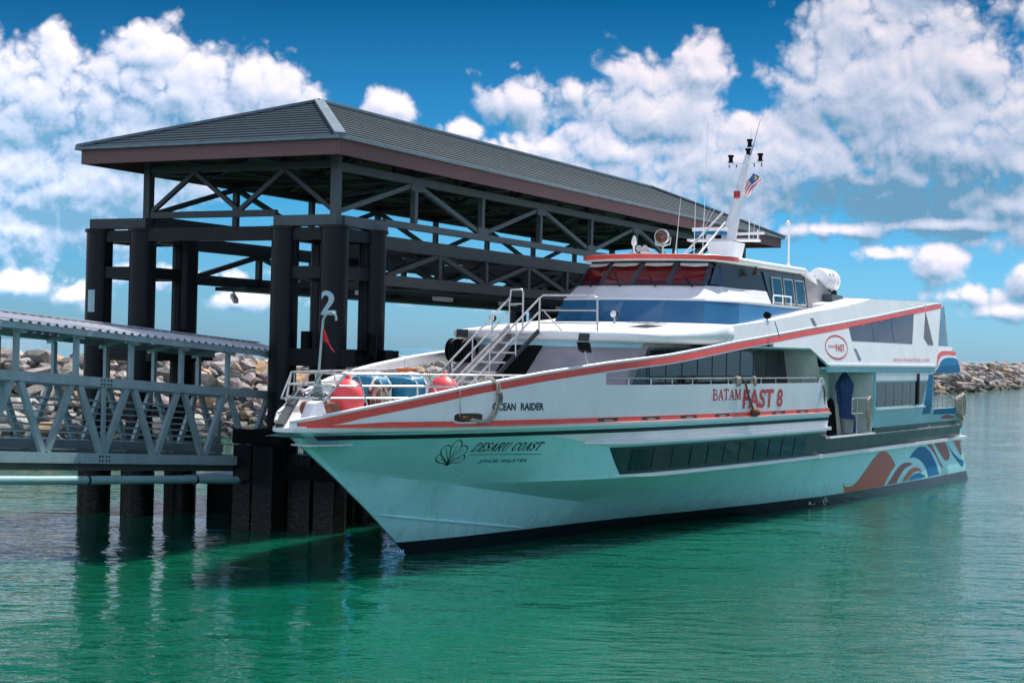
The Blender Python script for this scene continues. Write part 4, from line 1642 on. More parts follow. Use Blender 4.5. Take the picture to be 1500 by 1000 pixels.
# --- markings (port side)
serif_text('name_lettering', 'BATAM', 8.92, 3.345, 10.56, 3.345, .265, LETTERR, thick=.24, thin=.12)
side_text('name_lettering', 'FAST', 10.66, 3.125, 12.62, 3.125, .485, LETTERR, shear=.12, bold=.035)
side_text('numeral', '8', 12.86, 3.125, 13.28, 3.125, .485, LETTERR, shear=.1, bold=.03)
side_text('name_lettering', 'OCEAN', -.02, 3.225, .70, 3.218, .155, NAVY, bold=.035)
side_text('name_lettering', 'RAIDER', .86, 3.217, 1.62, 3.21, .155, NAVY, bold=.035)
serif_text('port_lettering', 'DESARU COAST', .05, 2.325, 2.05, 2.295, .18, NAVY, shear=.10, thick=.19, thin=.11)
paint('port_line', ribbon([(.12, 2.245), (1.1, 2.225), (2.24, 2.195)], .012), NAVY)
side_text('port_lettering', 'JOHOR, MALAYSIA', .60, 2.045, 1.93, 2.03, .075, NAVY, shear=.1)
side_text('web_lettering', 'www.batamfast.com', 23.2, 4.43, 27.5, 4.45, .15, PINK, bold=.0)
oval = [(17.72 + .99 * math.cos(a * math.pi / 20) + .06 * math.sin(a * math.pi / 20), 4.815 + .345 * math.sin(a * math.pi / 20)) for a in range(41)]
paint('oval_emblem', ribbon(oval, .045, 2), LETTERR)
side_text('emblem_lettering', 'batam', 17.0, 4.80, 17.6, 4.80, .10, LETTERR)
side_text('emblem_lettering', 'FAST', 17.62, 4.70, 18.42, 4.70, .21, LETTERR, shear=.12, bold=.02)
LOGO = [[(-0.21, 2.01), (-0.36, 2.2), (-0.49, 2.33), (-0.59, 2.44), (-0.63, 2.55), (-0.58, 2.59), (-0.47, 2.56), (-0.39, 2.5), (-0.33, 2.43), (-0.31, 2.33), (-0.31, 2.23), (-0.29, 2.15), (-0.21, 2.01)],
        [(-0.21, 2.01), (-0.39, 2.13), (-0.67, 2.28), (-0.76, 2.36), (-0.79, 2.44), (-0.73, 2.48), (-0.63, 2.45)],
        [(-0.21, 2.01), (-0.33, 2.06), (-0.48, 2.08), (-0.63, 2.14), (-0.69, 2.19), (-0.71, 2.25), (-0.67, 2.27)],
        [(-0.33, 2.44), (-0.27, 2.46), (-0.15, 2.42), (-0.07, 2.33), (-0.07, 2.27), (-0.13, 2.18), (-0.21, 2.13), (-0.21, 2.01)],
        [(-0.04, 2.25), (0.03, 2.21), (0.09, 2.14), (0.08, 2.09), (-0.0, 2.07), (-0.14, 2.07), (-0.21, 2.01)],
        [(-0.68, 2.4), (-0.51, 2.27), (-0.35, 2.15), (-0.21, 2.01)], [(-0.48, 2.47), (-0.37, 2.29), (-0.29, 2.16), (-0.21, 2.01)],
        [(-0.2, 2.38), (-0.23, 2.27), (-0.23, 2.14), (-0.21, 2.01)], [(-0.03, 2.18), (-0.16, 2.11), (-0.21, 2.01)], [(-0.56, 2.18), (-0.37, 2.11), (-0.21, 2.01)]]
v, f = [], []
for i, l in enumerate(LOGO):
    vv, ff = ribbon(l, .017 if i < 5 else .010, 4)
    b0 = len(v)
    v += vv
    f += [tuple(q + b0 for q in g_) for g_ in ff]
paint('shell_emblem', (v, f), NAVY)
side_text('draught_mark', '1M6', -1.50, .735, -1.15, .725, .075, NAVY, shear=.3, bold=.02)
side_text('draught_mark', '4', -1.10, .50, -1.0, .50, .08, NAVY, shear=.3, bold=.02)
side_text('draught_mark', '2', -.82, .235, -.72, .235, .08, WB, shear=.3, bold=.02)
side_text('draught_mark', '1M', -.42, .06, -.18, .05, .09, WB, shear=.3, bold=.02)
side_text('draught_mark', '1', 17.06, .10, 17.16, .10, .08, WB, bold=.01)
paint('load_line', ribbon([(17.2, .10), (17.5, .10)], .012), WB)
paint('load_line', ribbon([(18.1 + .14 * math.cos(a * math.pi / 8), .15 + .1 * math.sin(a * math.pi / 8)) for a in range(17)], .018, 2), WB)
paint('load_line', ribbon([(17.9, .15), (18.3, .15)], .014), WB)
WAVES = [
    (ORANGE, [(19.3, 0.63), (19.51, 0.51), (19.79, 0.48), (20.18, 0.49), (20.61, 0.63), (21.18, 0.91), (21.78, 1.2), (22.28, 1.38), (22.74, 1.47), (23.24, 1.45), (23.68, 1.31), (24.03, 1.13), (24.28, 0.93), (23.83, 0.76), (23.4, 0.53), (23.11, 0.32), (21.79, 0.312), (20.58, 0.312), (19.57, 0.312)]),
    (REDW, [(23.4, 0.34), (23.79, 0.51), (24.23, 0.72), (24.7, 0.88), (25.2, 0.97), (25.73, 0.97), (26.27, 0.9), (25.75, 0.84), (25.24, 0.77), (24.87, 0.61), (24.55, 0.45), (24.38, 0.34)]),
    (ORANGE, [(24.98, 0.34), (25.3, 0.52), (25.78, 0.69), (26.3, 0.76), (26.73, 0.76), (27.19, 0.64), (27.25, 0.58), (26.75, 0.63), (26.22, 0.59), (25.83, 0.46), (25.54, 0.36)]),
    (BLUEW, [(25.64, 0.35), (25.98, 0.47), (26.45, 0.54), (26.93, 0.55), (27.43, 0.46), (27.67, 0.38), (26.69, 0.36)]),
    (BLUEW, [(25.86, 1.11), (26.31, 1.29), (26.73, 1.41), (27.28, 1.45), (27.86, 1.41), (28.37, 1.24), (28.77, 0.98), (29.13, 0.69), (29.36, 0.37), (28.0, 0.36), (27.8, 0.62), (27.49, 0.84), (27.02, 1.01), (26.45, 1.11)]),
    (REDW, [(27.97, 1.5), (28.64, 1.5), (28.99, 1.25), (29.55, 0.84), (29.9, 0.62), (29.85, 0.55), (29.64, 0.65), (29.01, 1.08), (28.35, 1.38)]),
    (REDW, [(28.95, 1.51), (30.42, 1.52), (30.8, 1.21), (30.96, 0.99), (30.78, 0.84), (30.39, 0.81), (30.06, 0.89), (29.64, 1.12), (29.23, 1.34)]),
    (BLUEW, [(30.69, 1.46), (30.99, 1.24), (31.63, 0.98), (32.2, 0.79), (32.7, 0.74), (32.85, 0.64), (32.7, 0.5), (32.4, 0.52), (31.94, 0.73), (31.36, 0.97)]),
    (ORANGE, [(31.55, 1.52), (32.4, 1.51), (32.55, 1.2), (32.65, 0.92), (32.4, 0.95), (32.0, 1.2)]),
]
for m_, poly in WAVES:
    decal('painted_wave', poly, m_, .006, tfun=lambda s, z: side_t(min(s, 32.5), z))
decal('painted_wave', smooth_poly([(29.2, 2.40), (29.9, 2.52), (30.8, 2.45), (31.2, 2.38), (30.3, 2.36)], 2), REDW, .006)

# --- stern block: transom platform, fender lip
one('hexa', [fw(32.3, 3.3, .68), fw(33.25, 3.3, .68), fw(33.25, -3.3, .68), fw(32.3, -3.3, .68), fw(32.3, 3.3, .82), fw(33.3, 3.3, .82), fw(33.3, -3.3, .82), fw(32.3, -3.3, .82)], name='swim_platform', m=BLUEW, parent=ferry)

# --- grey deckhouse front and saloon
def front_s(t, z):
    u = (z - 2.86) / 1.9
    return lerp(3.0 + .23 * t * t, 5.25 + .20 * t * t, u)


rows, back = [], []
TS = [-2.5, -2.2, -1.8, -1.3, -.8, -.4, 0, .4, .8, 1.3, 1.8, 2.2, 2.5]
for j in range(5):
    z = lerp(2.86, 4.75, j / 4)
    rows.append([fw(front_s(t, z), t, z) for t in TS])
    back.append([fw(front_s(t, z) + .12, t, z) for t in TS])
MB().grid(rows, back).build('deckhouse_front', GREY, ferry, smooth=50)
# black sheet on the front, standing for the shade of a stair recess
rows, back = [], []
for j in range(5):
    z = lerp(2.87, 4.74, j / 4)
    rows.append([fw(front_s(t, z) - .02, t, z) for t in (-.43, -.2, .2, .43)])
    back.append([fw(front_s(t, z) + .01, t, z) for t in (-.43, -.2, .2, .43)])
MB().grid(rows, back).build('stair_recess_shade', BLACK, ferry)
for side in (1, -1):
    sal = MB()
    rws = []
    for j in range(5):
        z = lerp(2.86, 4.75, j / 4)
        rws.append([fw(s, side * 2.52, z) for s in (front_s(2.5, z) + .02, 9, 12, 15, 18.7 - .0 * j)])
    sal.grid(rws, [[(a, b + side * .1, c) for a, b, c in r] for r in rws]).build('saloon_wall', GREY, ferry)
    sg = MB()
    f_ = lambda s, z: fw(s, side * 2.535, z)
    sg.slab([f_(5.35, 3.3), f_(17.3, 3.3), f_(17.75, 3.72), f_(18.7, 4.66), f_(6.75, 4.66)], (0, side * .02, 0))
    sgo = sg.build('saloon_glazing', HULLDARK, ferry)
    for i in range(11):
        a = 6.75 + i * .98
        MB().slab([f_(a, 3.4), f_(a + .88, 3.4), f_(a + .88, 4.6), f_(a, 4.6)], (0, -side * .012, 0)).build('window_pane', GLASS, sgo)
    MB().slab([f_(6.6, 3.4), f_(6.65, 3.4), f_(6.65, 4.6), f_(6.6, 4.6)], (0, -side * .01, 0)).build('window_pane', FRAME, sgo)

# brow slab: the upper deck's front edge
def brow_s(t):
    return 4.92 + .155 * t * t


TOPZ = [(6.5, 5.0), (8.0, 5.06), (9.2, 5.15), (10.05, 5.25)] + TOP[1:]


def brow_outline(n=14):
    L_ = []
    for i in range(n + 1):
        t = lerp(-2.75, 2.75, i / n)
        L_.append((brow_s(t), t))
    for s in (6.8, 7.6, 8.4, 9.2, 9.9, 10.3, 10.7, 11.2, 13, 16, 20, 25, 30, 31.3):
        q = min(1, max(0, (s - 6.1) / 3.9))
        t = lerp(2.75, side_t(s, 4.9) + .015, q) + .12 * math.sin(math.pi * q)
        if s >= 10.7:
            t = side_t(s, 5.0) - .11
        L_.append((s, min(t, side_t(s, 4.9) + .015)))
    return L_ + [(s, -t) for s, t in L_[:n:-1]]


OUT = brow_outline()
b = MB()
n = len(OUT)
lev = [(0.0, .13), (.18, .04), (.55, 0.0), (.85, .02), (1.0, .07)]
rows = []
for f, inset in lev:
    r = []
    for s, t in OUT:
        d = Vector((s - 9, t))
        d.normalize()
        zt = interp(TOPZ, s) if s < 10.5 else 5.0
        z = lerp(4.755, zt, f)
        r.append(fw(s - d.x * inset, t - d.y * inset, z))
    r.append(r[0])
    rows.append(r)
b.grid(rows)
b.add([p for p in rows[0][:-1]], [tuple(range(n))])
b.build('upper_deck', W, ferry, smooth=40)
# cambered brow deck rising from the lip to the wheelhouse skirt
PAIRS = [((brow_s(0) + .06, 0), (9.85, 0)), ((brow_s(.7) + .06, .7), (9.95, .62)), ((brow_s(1.4) + .06, 1.38), (10.1, 1.25)), ((brow_s(2.1) + .06, 2.06), (10.42, 1.92)),
         ((brow_s(2.72) + .06, 2.68), (10.75, 2.3)), ((6.8, 2.80), (11.1, 2.42)), ((7.6, 2.92), (11.5, 2.52)), ((8.4, 3.02), (11.9, 2.60)), ((9.2, 3.10), (12.2, 2.64)),
         ((10.0, 3.16), (12.6, 2.66)), ((11, 3.2), (13, 2.66)), ((13, 3.28), (14.5, 2.66)), ((16, 3.34), (16.5, 2.66)), ((20.5, 3.3), (20.5, 2.66))]
rows = []
for q in (0, .25, .5, .75, 1.0):
    r = []
    for sg in (-1, 1):
        for (so, to), (si, ti) in (PAIRS[::-1] if sg < 0 else PAIRS[1:]):
            zo = interp(TOPZ, so) - .004
            zi = max(5.33, zo + .03)
            r.append(fw(lerp(so, si, q), sg * lerp(to, ti, q), lerp(zo, zi, q) + .05 * math.sin(q * math.pi)))
    rows.append(r)
MB().grid(rows, [[(a_, b_, c - .04) for a_, b_, c in r] for r in rows]).build('brow_deck', W, ferry, smooth=50)
# recessed band under the brow
rows, back = [], []
for z in (4.62, 4.76):
    rows.append([fw(front_s(t, 4.7) - .10, t, z) for t in TS])
    back.append([fw(front_s(t, 4.7) + .1, t, z) for t in TS])
MB().grid(rows, back).build('brow_soffit', TEALW, ferry, smooth=50)

# --- wheelhouse: blue skirt, white panel, glazing, roof
def facet_ring(c, mid, cor, sd, z, send, zs=None):
    """plan outline from the starboard aft corner round the bow to the port aft corner"""
    (s0), (s1, t1), (s2, t2), (s3, t3) = c, mid, cor, sd
    zs = zs or z
    return [fw(send, -t3, zs), fw(s3, -t3, z), fw(s2, -t2, z), fw(s1, -t1, z), fw(s0, 0, z), fw(s1, t1, z), fw(s2, t2, z), fw(s3, t3, z), fw(send, t3, zs)]


def ring_wall(name, a, b_, m, parent=ferry, inset=.08):
    cen = Vector((14, 0, 0))
    bk = []
    for r in (a, b_):
        q = []
        for p in r:
            d = Vector((p[0] - 14, p[1], 0)).normalized() * inset
            q.append((p[0] - d.x, p[1] - d.y, p[2]))
        bk.append(q)
    return MB().grid([a, b_], bk).build(name, m, parent)


Ra = facet_ring(9.75, (9.95, 1.25), (10.45, 2.3), (12.0, 2.72), 5.0, 21.0)
Rb = facet_ring(10.45, (10.56, 1.18), (10.98, 2.15), (12.4, 2.56), 5.955, 20.6)
ring_wall('blue_skirt', Ra, Rb, BLUEB)
Rb2 = facet_ring(10.43, (10.54, 1.19), (10.96, 2.16), (12.38, 2.58), 5.945, 20.6)
Rb3 = facet_ring(10.46, (10.57, 1.18), (10.99, 2.15), (12.42, 2.58), 6.0, 20.6)
ring_wall('white_moulding', Rb2, Rb3, WB)
Rc = facet_ring(10.48, (10.59, 1.17), (11.01, 2.12), (12.3, 2.3), 6.0, 14.8)
Rd = facet_ring(10.92, (11.03, 1.03), (11.42, 1.93), (12.2, 2.08), 6.38, 14.4)
ring_wall('white_panel', Rc, Rd, WB)
# side trunk below the side windows
for side in (1, -1):
    MB().slab([fw(12.2, side * 2.03, 5.97), fw(20.9, side * 2.03, 5.97), fw(20.2, side * 1.95, 7.08), fw(12.2, side * 1.93, 7.08)], (0, side * .06, 0)).build('cabin_side', mat('cabin_black', (.008, .012, .014), .22, spec=.25), ferry)
    # roof deck flat beside the cabin
    MB().slab([fw(12.4, side * 2.58, 5.99), fw(20.6, side * 2.58, 5.99), fw(20.6, side * 1.9, 5.99), fw(12.4, side * 1.9, 5.99)], (0, 0, -.05)).build('side_walk', W, ferry)
    # white locker on the walk
    MB().hexa([fw(13.4, side * 2.50, 6.0), fw(15.0, side * 2.50, 6.0), fw(15.0, side * 2.06, 6.0), fw(13.4, side * 2.06, 6.0),
               fw(13.85, side * 2.40, 6.36), fw(14.85, side * 2.40, 6.36), fw(14.85, side * 2.06, 6.36), fw(13.85, side * 2.06, 6.36)]).build('locker', WB, ferry, bevel=.015)
    rl = MB()
    rl.tube([fw(15.15, side * 2.5, 6.0), fw(15.15, side * 2.5, 6.27), fw(16.6, side * 2.5, 6.27), fw(16.6, side * 2.5, 6.0)], .022, 6)
    rl.tube([fw(15.9, side * 2.5, 6.0), fw(15.9, side * 2.5, 6.27)], .018, 6)
    rl.build('grab_rail', WB, ferry)
    fr = MB().slab([fw(16.15, side * 2.06, 6.03), fw(19.3, side * 2.06, 6.06), fw(19.0, side * 1.985, 6.98), fw(15.6, side * 1.985, 6.98)], (0, side * .02, 0)).build('side_window_frame', mat('blue_frame', (.012, .045, .07), .3), ferry)
    for i in range(3):
        a = 16.3 + i * .98
        tz = lambda z: side * (2.085 - (z - 6.0) * .078)
        q = [(a, 6.10), (a + .80, 6.10), (a + .66, 6.84), (a - .12, 6.84)]
        MB().slab([fw(s, tz(z), z) for s, z in q], (0, side * .015, 0)).build('window_pane', GLASSB, fr)
        lo = [fw(s, tz(z) + side * .006, z) for s, z in q]
        bt = MB()
        bt.tube(lo, .018, 5, closed=True)
        bt.build('window_trim', STEEL, fr)
    # small front quarter glass
    MB().slab([fw(11.62, side * 2.0, 6.42), fw(12.3, side * 2.07, 6.42), fw(12.45, side * 1.98, 6.9), fw(12.1, side * 1.95, 6.95)], (0, -side * .012, 0)).build('quarter_pane', GLASSB, ferry)
    # grey aft screen and vent box
    MB().slab([fw(19.35, side * 2.08, 6.0), fw(21.2, side * 2.15, 6.0), fw(21.2, side * 2.15, 6.55), fw(20.3, side * 2.05, 6.98), fw(19.1, side * 2.0, 7.03)], (0, side * .03, 0)).build('aft_screen', GREY, ferry)
    MB().hexa([fw(20.6, side * 2.45, 6.0), fw(22.6, side * 2.45, 6.0), fw(22.6, side * 1.9, 6.0), fw(20.6, side * 1.9, 6.0),
               fw(20.5, side * 2.42, 6.52), fw(21.5, side * 2.42, 6.50), fw(21.5, side * 1.9, 6.50), fw(20.5, side * 1.9, 6.52)]).build('vent_box', mat('slate_paint', (.045, .07, .085), .45), ferry)
side_text('notice_lettering', 'NO SMOKING', 19.75, 6.10, 20.75, 6.12, .13, WB, tfun=lambda s, z: 2.16 - (z - 6.0) * .03 + .0)
# front glazing: four panes with slanted mullions
We = facet_ring(10.90, (11.01, 1.04), (11.40, 1.95), (12.2, 2.06), 6.39, 12.25)
Wf = facet_ring(11.62, (11.72, .98), (12.05, 1.84), (12.5, 1.95), 7.02, 12.55)


def wpt(u, v, off=0.0):
    """u in 1..7 runs round the ring, v up the glass"""
    i = min(int(u), 6)
    k = u - i
    a = Vector(We[i]).lerp(Vector(We[i + 1]), k)
    c = Vector(Wf[i]).lerp(Vector(Wf[i + 1]), k)
    p = a.lerp(c, v)
    d = Vector((p.x - 14, p.y, 0)).normalized() * off
    return p + d


for k in range(4):
    u0, u1 = 2 + k + .07, 3 + k - .07
    q = [wpt(u0, .02), wpt(u1, .02), wpt(u1, .98), wpt(u0, .98)]
    MB().slab(q, (.03, 0, -.01)).build('windscreen_pane', GLASSR, ferry)
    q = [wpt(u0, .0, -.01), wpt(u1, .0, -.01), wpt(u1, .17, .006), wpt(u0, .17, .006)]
    MB().slab(q, (.005, 0, 0)).build('dash_reflection', GLASSB, ferry)  # painted reflection: a blue strip along the foot of each pane
    fl = [wpt(u0 + .02, 1.0, .05), wpt(u1 - .02, 1.0, .05), wpt(u1 - .05, .86, .13), wpt((u0 + u1) / 2, .82, .14), wpt(u0 + .05, .86, .13)]
    MB().slab(fl, (.02, 0, 0)).build('sun_visor', WB, ferry)
    # wiper
    wp = MB()
    um = lerp(u0, u1, .55)
    wp.tube([wpt(um + .12, -.06, .05), wpt(um - .12, .32, .04)], .012, 5)
    wp.tube([wpt(um + .05, .02, .05), wpt(um - .26, .5, .035)], .009, 5)
    wp.lathe([(.035, -.02), (.035, .03)], tuple(wpt(um + .12, -.06, .04)), 8)
    wp.build('wiper', FRAME, ferry)
MULL = mat('mullion_paint', (.025, .05, .075), .3)
for u in (2, 3, 4, 5, 6):
    lo, hi = max(1.0, u - .075), min(7, u + .075)
    q = [wpt(lo, 0, .02), wpt(u, 0, .03), wpt(hi, 0, .02), wpt(hi, 1, .02), wpt(u, 1, .03), wpt(lo, 1, .02)]
    MB().slab(q, (.04, 0, 0)).build('windscreen_mullion', MULL, ferry)
for u0, u1 in ((1, 2), (6, 7)):
    MB().slab([wpt(u0, .02), wpt(u1, .02), wpt(u1, .98), wpt(u0, .98)], (.03, 0, 0)).build('corner_pane', GLASS, ferry)
sl = MB()
sl.tube([wpt(2 + .2 * i, -.02, .02) for i in range(21)], .018, 5)
sl.build('windscreen_sill', FRAME, ferry)
# interior rear wall so the glass has something behind it
one('box', 13.2, 13.3, -1.9, 1.9, 6.1, 7.05, name='cabin_bulkhead', m=FRAME, parent=ferry)

# roof
def roof_out(front, mid, cor, sd, send, tb):
    s0, (s1, t1), (s2, t2), (s3, t3) = front, mid, cor, sd
    H = [(s0, 0), (s0 + .03, .55), (s1, t1), (lerp(s1, s2, .55), lerp(t1, t2, .62)), (s2, t2), (s3, t3), (15, t3), (send, tb)]
    return [(s, -t) for s, t in H[:0:-1]] + H


def roof_slab(name, out, z0, z1, m, rnd=.05, zf=lambda s: 0):
    rows = []
    for z, ins in ((z0, rnd * 1.2), (lerp(z0, z1, .3), .0), (lerp(z0, z1, .75), .0), (z1, rnd * 1.4)):
        r = []
        for s, t in out:
            d = Vector((s - 15, t)).normalized() * ins
            r.append(fw(s - d.x, t - d.y, z + zf(s)))
        r.append(r[0])
        rows.append(r)
    b = MB().grid(rows)
    k = len(out)
    b.add(rows[0][:-1], [tuple(range(k))])
    b.add(rows[-1][:-1], [tuple(range(k))])
    return b.build(name, m, ferry, smooth=50)


roof_slab('wheelhouse_roof', roof_out(11.15, (11.3, 1.1), (11.85, 1.98), (12.6, 2.2), 18.9, 2.15), 7.07, 7.25, WB)
# red brow strip round the front
def strip(pts, z0, z1, out_, m, name):
    rows, back = [], []
    for z in (z0, z1):
        rows.append([fw(s, t, z) for s, t in pts])
        back.append([fw(s + .12, t * .97, z) for s, t in pts])
    return MB().grid(rows, back).build(name, m, ferry, smooth=50)


half = [(11.09, 0), (11.12, .55), (11.25, 1.12), (11.55, 1.66), (11.82, 2.01), (12.55, 2.23), (13.1, 2.24)]
ptsr = [(s, -t) for s, t in half[:0:-1]] + half
strip(ptsr, 7.11, 7.235, 0, RED, 'red_visor')
# domed roof aft fairing
MB().hexa([fw(18.85, 2.12, 7.06), fw(21.4, 2.0, 6.5), fw(21.4, -2.0, 6.5), fw(18.85, -2.12, 7.06),
           fw(18.85, 2.1, 7.24), fw(21.6, 1.95, 6.72), fw(21.6, -1.95, 6.72), fw(18.85, -2.1, 7.24)]).build('roof_fairing', WB, ferry, bevel=.03)
crown = MB()
rows = []
for s in (12.2, 13, 15, 17, 18.8):
    rows.append([fw(s, t, 7.24 + (.09 if 12.2 < s < 18.8 else 0) * (1 - (t / 2) ** 2)) for t in (-2, -1, 0, 1, 2)])
crown.grid(rows, [[(a, b_, 7.2) for a, b_, c in r] for r in rows]).build('roof_crown', WB, ferry, smooth=60)

# upper cabin roof, its sloping front and its open stern
rows, back = [], []
for s in (19.6, 20.6, 21.8, 24, 27, 30.2):
    zt = interp(TOP, s)
    tt = side_t(s, zt) - .02
    rows.append([fw(s, t, zt + .07 * (1 - (t / tt) ** 2)) for t in (-tt, -tt * .5, 0, tt * .5, tt)])
    back.append([fw(s, t, zt - .08) for t in (-tt, -tt * .5, 0, tt * .5, tt)])
MB().grid(rows, back).build('upper_roof', WB, ferry, smooth=50)
one('box', 28.0, 28.08, -3.3, 3.3, 5.02, 6.45, name='upper_bulkhead', m=W, parent=ferry)
CLEAR = mat('screen_glass', (.30, .48, .60), .05, var=.05, spec=.8)
gt = MATS['screen_glass'].node_tree.nodes['Principled BSDF']
gt.inputs['Transmission Weight'].default_value = .85
gt.inputs['IOR'].default_value = 1.1
for side in (1, -1):
    for i in range(3):
        a, b_ = 28.55 + i * .78, 29.05 + i * .68
        f_ = lambda s, z: fw(s, side * (3.28 - (z - 4.85) * .07), z)
        MB().slab([f_(b_ + .1, 4.85), f_(b_ + .66, 4.85), f_(a + .62, 6.42), f_(a + .1, 6.42)], (0, side * .015, 0)).build('wind_screen', CLEAR, ferry)
        one('tube', [f_(b_ + .72, 4.84), f_(a + .72, 6.5)], .028, 6, name='screen_post', m=STEEL, parent=ferry)
    one('tube', [f_(29.05, 4.84), f_(28.55, 6.5)], .028, 6, name='screen_post', m=FRAME, parent=ferry)
    for q in (29.2, 30.2, 31.0):
        one('tube', [fw(q, side * 3.3, 2.12), fw(q - .3, side * 3.3, 4.03)], .04, 8, name='canopy_post', m=STEEL, parent=ferry) if q == 29.2 else None
one('box', 27.9, 27.98, -3.55, 3.55, 2.12, 4.03, name='aft_bulkhead', m=W, parent=ferry)
MB().slab([fw(28, 3.5, 4.03), fw(31.4, 3.4, 4.03), fw(31.4, -3.4, 4.03), fw(28, -3.5, 4.03)], (0, 0, .05)).build('stern_soffit', BLUEW, ferry)
one('box', 31.3, 31.38, -3.5, 3.5, 4.04, 4.8, name='stern_valance', m=BLUEW, parent=ferry)
# aft deck rails and table top
for side in (1, -1):
    for z in (3.12, 2.96):
        one('tube', [fw(28.3, side * 3.52, z), fw(31.8, side * 3.5, z)], .02, 6, name='aft_rail', m=STEEL, parent=ferry)
    for i in range(6):
        one('tube', [fw(28.4 + i * .66, side * 3.52, 2.76), fw(28.4 + i * .66, side * 3.52, 3.12)], .016, 6, name='rail_stanchion', m=STEEL, parent=ferry)
one('box', 28.4, 31.0, -2.0, 2.0, 3.14, 3.2, name='aft_table', m=WB, parent=ferry)
for s in (28.7, 30.7):
    one('tube', [fw(s, 0, 2.12), fw(s, 0, 3.14)], .05, 8, name='table_leg', m=STEEL, parent=ferry)

# --- side boarding doorway
cw = MB()
rows = [[], []]
x = 17.0
k = 0
while x < 21.3:
    for dx, h in ((0, 0), (.16, 0), (.2, .05), (.36, .05)):
        rows[0].append(fw(x + dx, 2.45 + h, 2.12))
        rows[1].append(fw(x + dx, 2.45 + h, 4.12))
    x += .4
cw.grid(rows, [[(a, b_ + .05 + .05, c) for a, b_, c in r] for r in rows]).build('corrugated_bulkhead', CREAM, ferry)
MB().slab([fw(16.96, 1.7, 2.12), fw(16.96, 3.56, 2.12), fw(16.96, 3.56, 2.8), fw(16.4, 3.56, 3.7), fw(16.0, 3.5, 4.7), fw(16.0, 1.7, 4.7)], (-.05, 0, 0)).build('doorway_bulkhead', CREAM, ferry)
one('box', 21.24, 21.29, -3.56, -1.7, 2.12, 4.1, name='doorway_jamb', m=CREAM, parent=ferry)
MB().slab([fw(16.4, 3.55, 4.15), fw(21.3, 3.55, 4.15), fw(21.3, 1.7, 4.15), fw(16.4, 1.7, 4.15)], (0, 0, .06)).build('doorway_ceiling', TEALW, ferry)
MB().slab([fw(16.97, 3.69, 2.10), fw(21.3, 3.69, 2.10), fw(21.3, 3.6, 2.10), fw(16.97, 3.6, 2.10)], (0, 0, .045)).build('door_sill', WB, ferry)
dr = MB()
tR = 3.6
dr.tube([fw(19.15, tR, 2.78), fw(19.15, tR, 3.22), fw(19.22, tR, 3.25), fw(21.2, tR, 3.25)], .024, 6)
dr.tube([fw(19.15, tR, 2.78), fw(21.2, tR, 2.78)], .022, 6)
dr.tube([fw(19.62, tR, 2.12), fw(19.62, tR, 3.25)], .022, 6)
dr.tube([fw(20.7, tR, 2.12), fw(20.7, tR, 3.25)], .022, 6)
dr.build('gate_rail', STEEL, ferry)
one('tube', [fw(17.15, 3.2, 4.05), fw(17.08, 3.2, 3.2), fw(17.02, 3.2, 3.0)], .05, 8, name='hose', m=mat('dark_red_hose', (.10, .012, .012), .5), parent=ferry)

# --- bow fittings
MB().hexa([fw(-4.50, .16, 2.80), fw(-4.15, .34, 2.79), fw(-4.15, -.34, 2.79), fw(-4.50, -.16, 2.80),
           fw(-4.50, .16, 2.90), fw(-4.15, .34, 2.91), fw(-4.15, -.34, 2.91), fw(-4.50, -.16, 2.90)]).build('stem_head', W, ferry, bevel=.03)
one('hexa', [fw(-4.25, .55, 2.545), fw(-3.3, .85, 2.545), fw(-3.3, .3, 2.545), fw(-4.25, .05, 2.545), fw(-4.25, .55, 2.575), fw(-3.3, .85, 2.575), fw(-3.3, .3, 2.575), fw(-4.25, .05, 2.575)], name='anchor_shelf', m=STEEL, parent=ferry)
# fairlead arm at the stem and its chain
one('beam', fw(-4.5, -.05, 2.93), fw(-3.55, -.35, 3.55), .16, .10, name='bow_roller', m=mat('grey_steel', (.06, .07, .075), .5), parent=ferry)
MB().hexa([fw(-3.9, .12, 2.86), fw(-3.3, .30, 2.86), fw(-3.3, -.1, 2.86), fw(-3.9, -.1, 2.86), fw(-3.6, .1, 3.35), fw(-3.45, .2, 3.40), fw(-3.45, -.1, 3.40), fw(-3.6, -.1, 3.35)]).build('bow_bracket', W, ferry)
ch = MB()
for i in range(34):
    u = i / 33
    p = Vector(fw(lerp(-3.55, -.3, u), lerp(-.3, .1, u), lerp(3.52, 3.72, u) - .10 * math.sin(u * math.pi)))
    a = i * math.pi / 2
    ring_ = [tuple(p + Vector((math.cos(q) * .065, math.sin(q) * .04 * math.cos(a), math.sin(q) * .04 * math.sin(a)))) for q in [j * math.pi / 3 for j in range(6)]]
    ch.tube(ring_, .017, 5, closed=True)
chain = ch.build('anchor_chain', CHAIN)
chain.location, chain.rotation_euler = SO, (0, 0, FROT)
tag(chain, 'black anchor chain stretched over the foredeck past the large pink buoy', 'chain')
# windlass, rusty
wl = empty('windlass', to_world(-3.0, -.2, 2.84), FROT, 'rusty brown windlass behind the bow roller', 'windlass')
one('box', -.35, .35, -.3, .3, 0, .18, name='bed', m=RUST, parent=wl, bevel=.02)
one('lathe', [(.15, -.4), (.15, -.25), (.11, -.2), (.11, .2), (.15, .25), (.15, .4)], (0, 0, .38), 16, 'y', name='drum', m=RUST, parent=wl, smooth=40)
one('box', -.1, .1, -.12, .12, .17, .55, name='gearbox', m=RUST, parent=wl, bevel=.03)
# guard rails round the foredeck
def rt(s):
    return tm(s) - .2


